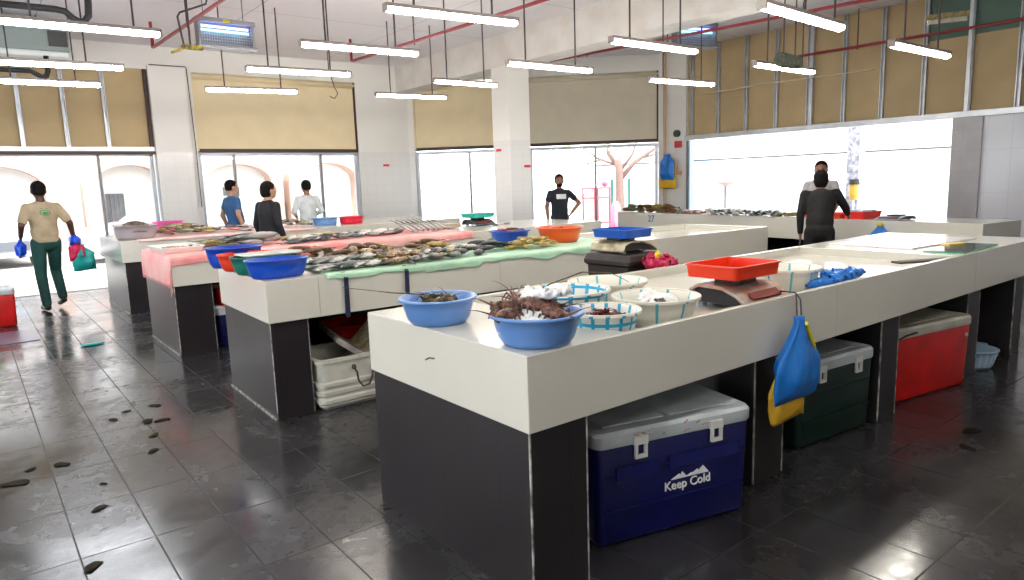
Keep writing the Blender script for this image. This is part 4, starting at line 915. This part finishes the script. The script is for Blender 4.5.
for i in range(8):
    me = fish('silver', .30, .07, .045, 0); o = bpy.data.objects.new('fish', me); COL.objects.link(o)
    o.location = (4.25 + i * .075, 7.62 + .01 * (i % 2), T1 + .07); o.rotation_euler = (0, math.radians(28), math.radians(-46)); tag(o, 'pale fish standing in the slanting row with tails up', 'fish', 'slanting pale fish')
tag(obj('foam_board', bx(-.20, .20, -.12, .12, 0, .06), mat('brownish_foam', (.52, .40, .33), .6, var=.3, vscale=9), loc=(5.10, 8.0, TOP + .005), bevel=.01), 'brownish block at the right end of the slanting fish row', 'box')
t = scale_machine('small dark scale carrying the teal tray near the pillar', (5.74, 8.1, TOP), 0, mat('dark_scale_metal', (.10, .11, .12), .4, .3), .34)
tag(obj('weighing_tray', tray(.20, .16, .06, .03, .9), mat('teal_tray_plastic', (.03, .45, .38), .35), loc=(5.74, 8.1, TOP + .113)), 'teal tray on the small scale near the pillar', 'tray')
place_fish(['silver', 'dark'], row_spots(5.5, 7.78, 6.1, 7.8, 3, .3, TOP, .02, .4), 'small fish lying under the teal tray', 'fish by the teal tray', (.2, .05, .03))
# rearmost counter -------------------------------------------------------------
t = thing('clear_tub', 'clear plastic tub of brown shellfish on the end of the rearmost counter', 'tub', (1.80, 10.62, TOP))
obj('tub_shell', bowl(.27, .19, .85, ry=.36), mat('cloudy_plastic', (.60, .52, .56), .15, alpha=.5), t, smooth=True)
obj('contents', heap('tub_heap', None, None, (0, 0, 0), .22, .36, .12, mat('brown_shellfish', (.16, .11, .07), .4, var=.5, vscale=20), 120, .022, 9).data, mat('brown_shellfish', (.16, .11, .07)), t, loc=(0, 0, .10))['kind'] = 'stuff'
bpy.data.objects.remove(bpy.data.objects['tub_heap'])
tag(obj('plastic_tub', bowl(.22, .17, .8), mat('hot_pink_plastic', (.80, .10, .42), .3), loc=(2.45, 11.72, TOP), smooth=True), 'hot pink tub at the back of the rearmost counter', 'tub')
place_fish(['green', 'gold', 'brown'], heap_spots(2.45, 10.85, .42, .42, 22, T1, .11), 'olive fish in the big pile beside the clear tub', 'olive fish pile beside the clear tub', (.26, .065, .045))
place_fish(['silver', 'white', 'pink', 'grey'], heap_spots(3.25, 10.9, .55, .45, 18, T1, .04), 'mixed pale fish in the middle of the rearmost counter', 'mixed pale fish on the rearmost counter', (.28, .07, .04))
place_fish(['green', 'gold', 'silver'], heap_spots(4.0, 10.8, .30, .3, 14, T1, .09), 'yellowish fish heaped left of the pale blue tub', 'yellowish fish left of the pale blue tub', (.24, .06, .04))
tag(obj('plastic_tub', bowl(.20, .12, .85), mat('pale_blue_tub', (.18, .36, .72), .4), loc=(4.60, 10.8, TOP), smooth=True), 'pale blue tub behind the man in black', 'tub')
tag(obj('plastic_tub', bowl(.20, .12, .85), mat('red_tub', (.78, .02, .06), .4), loc=(5.02, 10.7, TOP), smooth=True), 'red tub right of the pale blue tub', 'tub')
# right hand counter -----------------------------------------------------------
def c5p(u, v): a = math.radians(-98.1); return 9.25 + u * math.cos(a) - v * math.sin(a), 8.70 + u * math.sin(a) + v * math.cos(a)
def c5row(kinds, u0, u1, n, v, rot, label, group, size, z=TOP, a=.15):
    sp = []
    for i in range(n):
        x, y = c5p(u0 + (u1 - u0) * (i + .5) / n, v + random.uniform(-.02, .02)); sp.append((x, y, z + random.uniform(0, .01), math.radians(rot) + random.uniform(-a, a), .45))
    place_fish(kinds, sp, label, group, size)
c5row(['brown', 'green', 'brown'], .0, 1.3, 10, .18, 60, 'brownish fish at the far left end of the right counter', 'brownish fish on the right counter', (.42, .11, .08), TOP, .6)
c5row(['gold', 'brown', 'green'], .1, 1.2, 5, .2, 80, 'brownish fish stacked on the far end of the right counter', 'stacked brownish fish on the right counter', (.42, .11, .08), TOP + .06, .3)
c5row(['green', 'silver'], 1.3, 1.8, 4, .2, 20, 'olive and silver fish right of the brownish pile', 'olive silver fish on the right counter', (.36, .09, .05))
c5row(['pink'], 1.55, 2.15, 6, .16, 40, 'pinkish red fish on the right counter', 'pinkish fish on the right counter', (.26, .07, .05), TOP, .5)
c5row(['silver', 'dark', 'white'], 1.95, 3.3, 14, .2, 15, 'silver fish laid side by side along the right counter', 'silver fish laid side by side', (.46, .12, .08))
c5row(['green', 'gold'], 3.2, 3.78, 6, .2, 70, 'golden green fish next to the person in dark clothing', 'golden green fish on the right counter', (.24, .065, .05), TOP, .8)
x, y = c5p(3.97, .28); tag(obj('fish_tray', tray(.16, .2, .05, .02, .9), mat('bright_red_plastic', (.80, .02, .015), .35), loc=(x, y, TOP), rot=(0, 0, math.radians(-98))), 'bright red tray just left of the person in dark clothing', 'tray')
x, y = c5p(4.21, .30); tag(obj('fish_tray', tray(.14, .2, .06, .02, .9), ORG, loc=(x, y, TOP), rot=(0, 0, math.radians(-98))), 'orange tray just right of the person in dark clothing', 'tray')
x, y = c5p(4.52, .30); tag(obj('fish_tray', tray(.14, .20, .09, .02, .9), mat('bright_red_plastic', (.80, .02, .015)), loc=(x, y, TOP), rot=(0, 0, math.radians(-98))), 'deeper red tray with blue packets, rightmost of the trays', 'tray')
x, y = c5p(4.52, .30); tag(obj('cloth_packet', bx(-.1, .1, -.14, .14, 0, .05), mat('blue_white_packet', (.12, .2, .45), .5, col2=(.8, .85, .9), vscale=18), loc=(x, y, TOP + .055), rot=(0, 0, math.radians(-98)), bevel=.01), 'blue and white packet lying in the deeper red tray', 'packet')
x, y = c5p(5.0, .22); t = scale_machine('low grey scale on the end of the right counter', (x, y, TOP), math.radians(-98), mat('blue_grey_metal', (.28, .33, .42), .4, .3), .3); t.scale = (1, 1, .55)
x, y = c5p(5.0, -.03); bag('hanging_bag', 'small blue bag with yellow top hanging on the right counter front', BLUEP, (x - .06, y, .93), math.radians(-98), .28, .26, .05, 4, neck=.03, top=.3)
x, y = c5p(5.0, -.05); tag(obj('yellow_clip', ball(NB(), (0, 0, 0), (.03, .04, .03)), mat('yellow_strap', (.75, .62, .03)), loc=(x - .05, y, .93), smooth=True), 'yellow clip holding the small blue bag', 'clip')
x, y = c5p(.9, -.004); o = text('counter_number', '27', .16, mat('blue_number', (.03, .08, .5), .5), None, (x, y, .87), (PI / 2, 0, math.radians(-98.1)), .001); tag(o, 'blue number 27 on the front of the right counter', 'sign')
x, y = c5p(2.9, -.004); o = text('counter_code', '== ==', .07, mat('dark_print', (.1, .1, .12), .5), None, (x, y, .80), (PI / 2, 0, math.radians(-98.1)), .001); tag(o, 'small dark marks on the front of the right counter', 'sign')

# scraps on the wet floor
SCR = mat('dark_fish_scrap', (.008, .006, .005), .7, spec=.1, col2=(.03, .022, .014), vscale=30)
b = NB(); bmesh.ops.create_icosphere(b, subdivisions=2, radius=1)
for v in b.verts:
    q = 1 + .5 * noise.noise(v.co * 1.6); v.co = Vector((v.co.x * .045 * q, v.co.y * .022 * q, (v.co.z + 1) * .004))
sm = None
for i, (x, y, s) in enumerate(((.65, 5.45, 1), (.27, 4.75, 1.3), (.05, 4.6, 1.8), (.12, 4.78, .8), (.74, 4.60, 1), (.80, 4.90, 1), (.36, 3.92, 1.1), (.25, 3.30, 1.2), (.76, 5.6, .8), (.95, 5.6, 1.2), (.83, 5.25, 1.4), (.92, 5.2, 1.3), (4.6, 1.45, 1.5), (4.3, 1.38, 1.2), (5.4, 1.2, 1.5), (.42, 4.25, .6))):
    if sm is None: o = obj('fish_scrap', b, SCR, smooth=True); sm = o
    else: o = sm.copy(); COL.objects.link(o)
    o.location = (x, y, 0); o.rotation_euler = (0, 0, random.uniform(0, 6)); o.scale = (s, s, 1)
    tag(o, 'small dark scrap lying on the wet tiles', 'scrap', 'dark scraps on the floor')
tag(obj('floor_mat', bx(-.32, .20, -.42, .42, 0, .008), mat('grey_violet_mat', (.16, .15, .22), .3), loc=(.30, 9.62, 0)), 'dark rectangular mat on the floor beneath the red cooler at left', 'mat')
# ------------------------------------------------------------------ people
SKIN = {'dark': mat('dark_skin', (.09, .035, .022), .5, sss=.05), 'brown': mat('brown_skin', (.30, .14, .085), .5, sss=.05), 'tan': mat('tan_skin', (.48, .27, .18), .5, sss=.05)}
HAIR = mat('black_hair', (.006, .005, .005), .75, spec=.15)
def cloth_m(n, c, r=.8): return mat('fabric_' + n, c, r, var=.2, vscale=10, bump=.35, bscale=14)
def person(label, loc, rz, s, skin, shirt, pants, pose=None, sleeve=.5, hair=1.0, beard=False, collar=False, lean=0, extra=None):
    """local frame: +y is where the person faces, +x is the right hand side"""
    P = dict(hipL=(-.09, 0, .93), hipR=(.09, 0, .93), kneeL=(-.10, .02, .50), kneeR=(.10, .02, .50), ankL=(-.10, -.02, .09), ankR=(.10, -.02, .09),
             shL=(-.178, 0, 1.405), shR=(.178, 0, 1.405), elL=(-.24, -.03, 1.15), elR=(.24, -.03, 1.15), wrL=(-.25, .06, .91), wrR=(.25, .06, .91), head=(0, .02, 1.635), neck=(0, -.01, 1.50), chest=(0, 0, 1.30), waist=(0, 0, 1.06), turn=0)
    P.update(pose or {})
    V = {k: Vector(v) for k, v in P.items() if not isinstance(v, (int, float))}
    t = thing('person', label, 'person', loc, rz); t.scale = (s,) * 3
    hR = Matrix.Rotation(P['turn'], 3, 'Z'); hp = lambda x, y, z: V['head'] + hR @ Vector((x, y, z))
    b = NB()
    ball(b, V['head'], (.082, .102, .112), 20, 14, hR); ball(b, hp(0, .02, -.058), (.062, .078, .066), 16, 10, hR); ball(b, hp(0, .103, -.022), (.012, .018, .02), 8, 6, hR); cap(b, hp(0, .085, .012), hp(0, .102, -.018), .009, .011, 8)
    ball(b, hp(0, .088, -.062), (.026, .012, .009), 10, 6, hR)
    for q in (-1, 1): ball(b, hp(q * .084, -.005, -.015), (.012, .02, .032), 8, 8, hR); ball(b, hp(q * .03, .085, .03), (.026, .014, .007), 8, 6, hR)
    cap(b, V['neck'] + Vector((0, 0, -.05)), hp(0, -.012, -.07), .058, .05, 12)
    ball(b, V['chest'], (.165, .105, .19), 18, 12); ball(b, V['waist'], (.14, .10, .16), 18, 12); ball(b, (V['hipL'] + V['hipR']) / 2 + Vector((0, 0, .02)), (.16, .11, .12), 18, 12)
    cap(b, V['chest'], V['waist'], .12, .12, 14); [cap(b, V['neck'] + Vector((0, 0, -.06)), V['sh' + q_], .05, .045, 12) for q_ in 'LR']
    for sd in 'LR':
        cap(b, V['sh' + sd], V['el' + sd], .050, .042); cap(b, V['el' + sd], V['wr' + sd], .042, .029)
        cap(b, V['hip' + sd], V['knee' + sd], .082, .055, 12); cap(b, V['knee' + sd], V['ank' + sd], .055, .036, 12)
        a = V['ank' + sd]; fd = Vector(P.get('foot' + sd, (0, .17, -.055))); cap(b, a + Vector((0, -.02, -.04)), a + fd, .036, .03, 10)
        w = V['wr' + sd]; d = (w - V['el' + sd]).normalized(); sx = -1 if sd == 'L' else 1
        side = d.cross(Vector((sx, 0, 0))); side = side.normalized() if side.length > .2 else Vector((0, 1, 0)); nrm = d.cross(side).normalized()
        rotm = Matrix((side, nrm, d)).transposed()
        ball(b, w + d * .045, (.040, .018, .048), 10, 8, rotm)
        for k, (o_, l_) in enumerate(((-.028, .055), (-.010, .068), (.010, .065), (.028, .050))):
            p0 = w + d * .08 + side * o_; p1 = p0 + d * l_ * .55 - nrm * .004 * sx; p2 = p1 + d * l_ * .45 + (nrm * -.014)
            cap(b, p0, p1, .010, .009, 7); cap(b, p1, p2, .009, .008, 7)
        cap(b, w + d * .02 + side * .034, w + d * .065 + side * .062, .012, .009, 7)
    blob('body', b, SKIN[skin], t, .0085, 2)
    # clothes follow the body a little larger
    b = NB(); ball(b, V['chest'], (.185, .125, .20), 20, 12); ball(b, V['waist'], (.168, .13, .19), 20, 12); cap(b, V['chest'], V['waist'], .14, .138, 16)
    [cap(b, V['neck'] + Vector((0, 0, -.075)), V['sh' + q_] + Vector((0, 0, -.006)), .058, .056, 12) for q_ in 'LR']; ball(b, (V['chest'] + V['waist']) / 2, (.165, .125, .2), 18, 12); hc = (V['hipL'] + V['hipR']) / 2; ball(b, hc + Vector((0, 0, .03)), (.172, .125, .10), 20, 12); ball(b, V['neck'] + Vector((0, 0, -.07)), (.09, .07, .05), 12, 8)
    for sd in 'LR':
        q = V['sh' + sd]; e = V['el' + sd]; w = V['wr' + sd]
        if sleeve <= 1: cap(b, q, q + (e - q) * sleeve, .058, .060, 12)
        else: cap(b, q, e, .062, .052, 12); cap(b, e, e + (w - e) * (sleeve - 1), .052, .038, 12)
    sh = blob('shirt', b, shirt, t, .011, 5)
    b = NB(); ball(b, hc + Vector((0, 0, -.01)), (.168, .122, .12), 20, 12)
    for sd in 'LR':
        h_, k_, a_ = V['hip' + sd], V['knee' + sd], V['ank' + sd]; cap(b, h_, k_, .096, .072, 14); cap(b, k_, a_ + (a_ - k_).normalized() * -.0, .072, .058, 14)
    blob('trousers', b, pants, t, .011, 4)
    for sd in 'LR':
        a = V['ank' + sd]; fd = Vector(P.get('foot' + sd, (0, .17, -.055))); b = NB(); cap(b, a + Vector((0, -.03, -.05)), a + fd + Vector((0, 0, -.005)), .042, .036, 10); blob('shoe', b, mat('dark_leather', (.04, .025, .02), .5), t, .009, 3)
    b = NB(); ball(b, hp(0, -.018, .032), (.091, .105, .098), 18, 12, hR)
    ball(b, hp(0, -.045, -.01), (.084, .07, .075), 16, 12, hR)
    if hair > 1: ball(b, hp(0, -.045, -.01), (.088, .082, .115), 16, 12, hR)
    h_ = blob('hair', b, HAIR, t, .009, 2)
    # carve the fringe: drop hair in front of the face
    bm = bmesh.new(); bm.from_mesh(h_.data); inv = hR.inverted(); dl = [v for v in bm.verts if (lambda q: q.y > .045 and q.z < .055 or q.z < (-.065 if hair <= 1 else -.10) or (q.y > .02 and q.z < .01))(inv @ (v.co - V['head']))]
    bmesh.ops.delete(bm, geom=dl, context='VERTS'); bm.to_mesh(h_.data); bm.free()
    sd_ = h_.modifiers.new('s', 'SOLIDIFY'); sd_.thickness = .008; sd_.offset = -1
    for q in (-1, 1): obj('eye', ball(NB(), hp(q * .030, .086, .008), (.013, .008, .008), 10, 6), HAIR, t, smooth=True)
    obj('mouth', ball(NB(), hp(0, .098, -.062), (.022, .004, .004), 10, 6), mat('dark_lips', (.20, .06, .05), .5), t)
    if beard:
        b = NB(); ball(b, hp(0, .026, -.075), (.062, .074, .05), 16, 10, hR); ball(b, hp(0, .098, -.048), (.026, .008, .006), 8, 6, hR); blob('beard', b, HAIR, t, .008, 1)
    return t
# 1 walking man at left
DG = cloth_m('dark_green', (.012, .075, .065))
t = person('person walking away in a beige polo shirt and dark green trousers carrying coloured bags', (.84, 11.55, .0), math.radians(12), 1.02, 'dark', cloth_m('beige', (.48, .38, .25)), DG,
    dict(kneeL=(-.10, .03, .50), ankL=(-.10, -.05, .10), kneeR=(.12, .16, .53), ankR=(.13, .05, .17), footR=(0, .14, -.10), elL=(-.28, -.08, 1.17), wrL=(-.25, .12, 1.02), elR=(.30, -.04, 1.18), wrR=(.36, .06, .98), waist=(.0, 0, 1.08), turn=-.15, head=(.0, .03, 1.63)), sleeve=.75)
b = NB(); L = []
PR = mat('green_print', (.02, .25, .08), .6)
for k in range(16):
    a0, a1 = 2 * PI * k / 16, 2 * PI * (k + .8) / 16
    q = [b.verts.new((r * math.cos(a), -.128 - .000 * r, 1.33 + r * .62 * math.sin(a))) for r, a in ((.048, a0), (.066, a0), (.066, a1), (.048, a1))]; b.faces.new(q)
q = [b.verts.new((.036 * math.cos(2 * PI * k / 10), -.1275, 1.325 + .02 * math.sin(2 * PI * k / 10))) for k in range(10)]; b.faces.new(q)
box(b, -.045, .045, -.1285, -.127, 1.383, 1.391)
def decal(name, b, m, t):
    o = obj(name, b, m, t); bpy.context.view_layer.update(); sh = [c for c in t.children if c.name.startswith('shirt')][0]
    for v in o.data.vertices:
        sg = 1 if v.co.y > 0 else -1; hit, loc, nn, _ = sh.ray_cast(Vector((v.co.x, sg * .6, v.co.z)), Vector((0, -sg, 0)))
        if hit: v.co.y = loc.y + sg * .004
    return o
decal('back_print', b, PR, t)
bag('carried_bag', 'blue bag held in the left hand of the walking person', mat('vivid_blue_film', (.01, .08, .75), .3), (.55, 11.64, 1.0), 1.2, .2, .24, .05, 7, neck=.02)
bag('carried_bag', 'crimson bag held in the right hand of the walking person', mat('crimson_film', (.70, .01, .10), .3), (1.20, 11.70, .95), .3, .20, .30, .06, 9, neck=.02)
bag('carried_bag', 'teal bag hanging lowest from the hand of the walking person', mat('teal_film', (.02, .45, .42), .3), (1.28, 11.72, .88), .2, .30, .38, .06, 11, neck=.02)
bag('carried_bag', 'small blue bag above the crimson bag in the right hand', mat('vivid_blue_film', (.01, .08, .75)), (1.19, 11.66, 1.03), .2, .14, .14, .05, 12, neck=.02)
tag(obj('teal_reflection', ball(NB(), (0, 0, .012), (.12, .05, .012)), mat('teal_film', (.02, .45, .42)), loc=(.90, 8.43, 0), smooth=True), 'flat teal piece standing for a reflection on the wet floor', 'scrap')  # flat teal shape in place of a reflection in the wet tiles
# 2 blue tee
person('person in a blue tee shirt standing behind the rearmost counter, seen from the side', (3.66, 12.5, 0), math.radians(-78), 1.0, 'tan', cloth_m('denim_blue', (.035, .12, .30)), cloth_m('grey_jeans', (.06, .07, .09)),
    dict(elL=(-.25, -.06, 1.15), wrL=(-.24, .02, .92), waist=(0, .05, 1.06), turn=-.1))
# 3 black shirt
person('person with black hair in a black shirt standing between the two rear counters', (3.22, 9.42, 0), math.radians(-72), .965, 'tan', cloth_m('black', (.012, .012, .016)), cloth_m('black_jeans', (.02, .02, .025)),
    dict(turn=-.2, head=(.0, .04, 1.62)), sleeve=1.9, hair=1.2)
# 4 white shirt
person('person in a pale blue white shirt with back turned near the window', (4.99, 12.45, 0), math.radians(0), .98, 'brown', cloth_m('pale_blue_white', (.72, .78, .82)), cloth_m('pale_trousers', (.4, .4, .42)),
    dict(elL=(-.27, 0, 1.17), elR=(.27, 0, 1.17), wrL=(-.17, .16, 1.08), wrR=(.17, .16, 1.08)), sleeve=1.5)
# 5 black tee facing the camera
t = person('person in a black tee shirt with a white box print, one hand on hip', (8.57, 9.50, 0), math.radians(150), .955, 'brown', cloth_m('navy_black', (.015, .018, .035)), cloth_m('dark_jeans', (.02, .025, .05)),
    dict(elL=(-.40, -.05, 1.20), wrL=(-.22, .06, 1.02), elR=(.25, 0, 1.15), wrR=(.24, .05, .92)), beard=True)
b = NB(); bmesh.ops.create_grid(b, x_segments=8, y_segments=5, size=1, matrix=Matrix.Translation((-.015, .2, 1.335)) @ Matrix.Rotation(PI / 2, 4, 'X') @ Matrix.Diagonal((.095, .045, 1, 1)))
decal('chest_print', b, mat('white_print', (.85, .85, .88), .6), t)
# 6 vendor behind the right counter
person('person in a white shirt with black hair facing us behind the right counter', (9.76, 5.19, 0), math.radians(112), .985, 'brown', cloth_m('white_grey', (.50, .50, .53)), cloth_m('dark_jeans', (.02, .025, .05)),
    dict(elL=(-.24, .02, 1.16), elR=(.26, .03, 1.15), wrL=(-.2, .22, 1.03), wrR=(.22, .22, 1.02), head=(0, .06, 1.625), turn=0), beard=True, sleeve=.7)
# 7 buyer in dark clothing, back to us
person('person in dark long sleeved clothing leaning over the right counter, back turned', (7.90, 4.20, 0), math.radians(-58), .93, 'brown', cloth_m('charcoal', (.006, .005, .007)), cloth_m('charcoal_trousers', (.006, .005, .006)),
    dict(waist=(0, .03, 1.06), chest=(.01, .10, 1.28), shL=(-.18, .12, 1.40), shR=(.19, .14, 1.41), neck=(0, .15, 1.47), head=(.01, .22, 1.585), elR=(.31, .22, 1.22), wrR=(.36, .44, 1.13), elL=(-.225, .10, 1.14), wrL=(-.22, .12, .90)), sleeve=1.9, hair=1.2)

# ------------------------------------------------------------------ light
w = bpy.data.worlds.new('world'); sc.world = w; w.use_nodes = True
bg = w.node_tree.nodes['Background']; bg.inputs[0].default_value = (.93, .97, 1.0, 1); bg.inputs[1].default_value = 3.8
sun = bpy.data.lights.new('sun', 'SUN'); sun.energy = 4.5; sun.angle = .01; sun.color = (1, .96, .9)
so = bpy.data.objects.new('sun', sun); COL.objects.link(so); so.rotation_euler = Vector((.30, .45, -1)).to_track_quat('-Z', 'Y').to_euler()
def portal(M, x0, x1, z0, z1):
    l = bpy.data.lights.new('portal', 'AREA'); l.shape = 'RECTANGLE'; l.size = x1 - x0; l.size_y = z1 - z0; l.cycles.is_portal = True
    o = bpy.data.objects.new('portal', l); COL.objects.link(o)
    o.matrix_world = M @ Matrix.Translation(((x0 + x1) / 2, .16, (z0 + z1) / 2)) @ Matrix.Rotation(-PI / 2, 4, 'X')
portal(B0, -2.6, 2.7, 0, HD); portal(B0, 3.42, 6.55, 0, HD); portal(D, .12, 2.15, 0, HD); portal(D, 2.6, DL, 0, HD); portal(Matrix.Translation((-4, 0, 0)) @ Matrix.Rotation(PI / 2, 4, 'Z'), -1, 9, 0, HD); portal(RW, -8.95, -4.14, 0, HD)
sc.view_settings.view_transform = 'Standard'; sc.view_settings.look = 'None'; sc.view_settings.gamma = 1; sc.view_settings.exposure = 0.45
sc.cycles.use_denoising = True; sc.cycles.max_bounces = 8; sc.cycles.diffuse_bounces = 4; sc.cycles.transparent_max_bounces = 12; sc.cycles.sample_clamp_indirect = 6
sc.cycles.caustics_reflective = False; sc.cycles.caustics_refractive = False
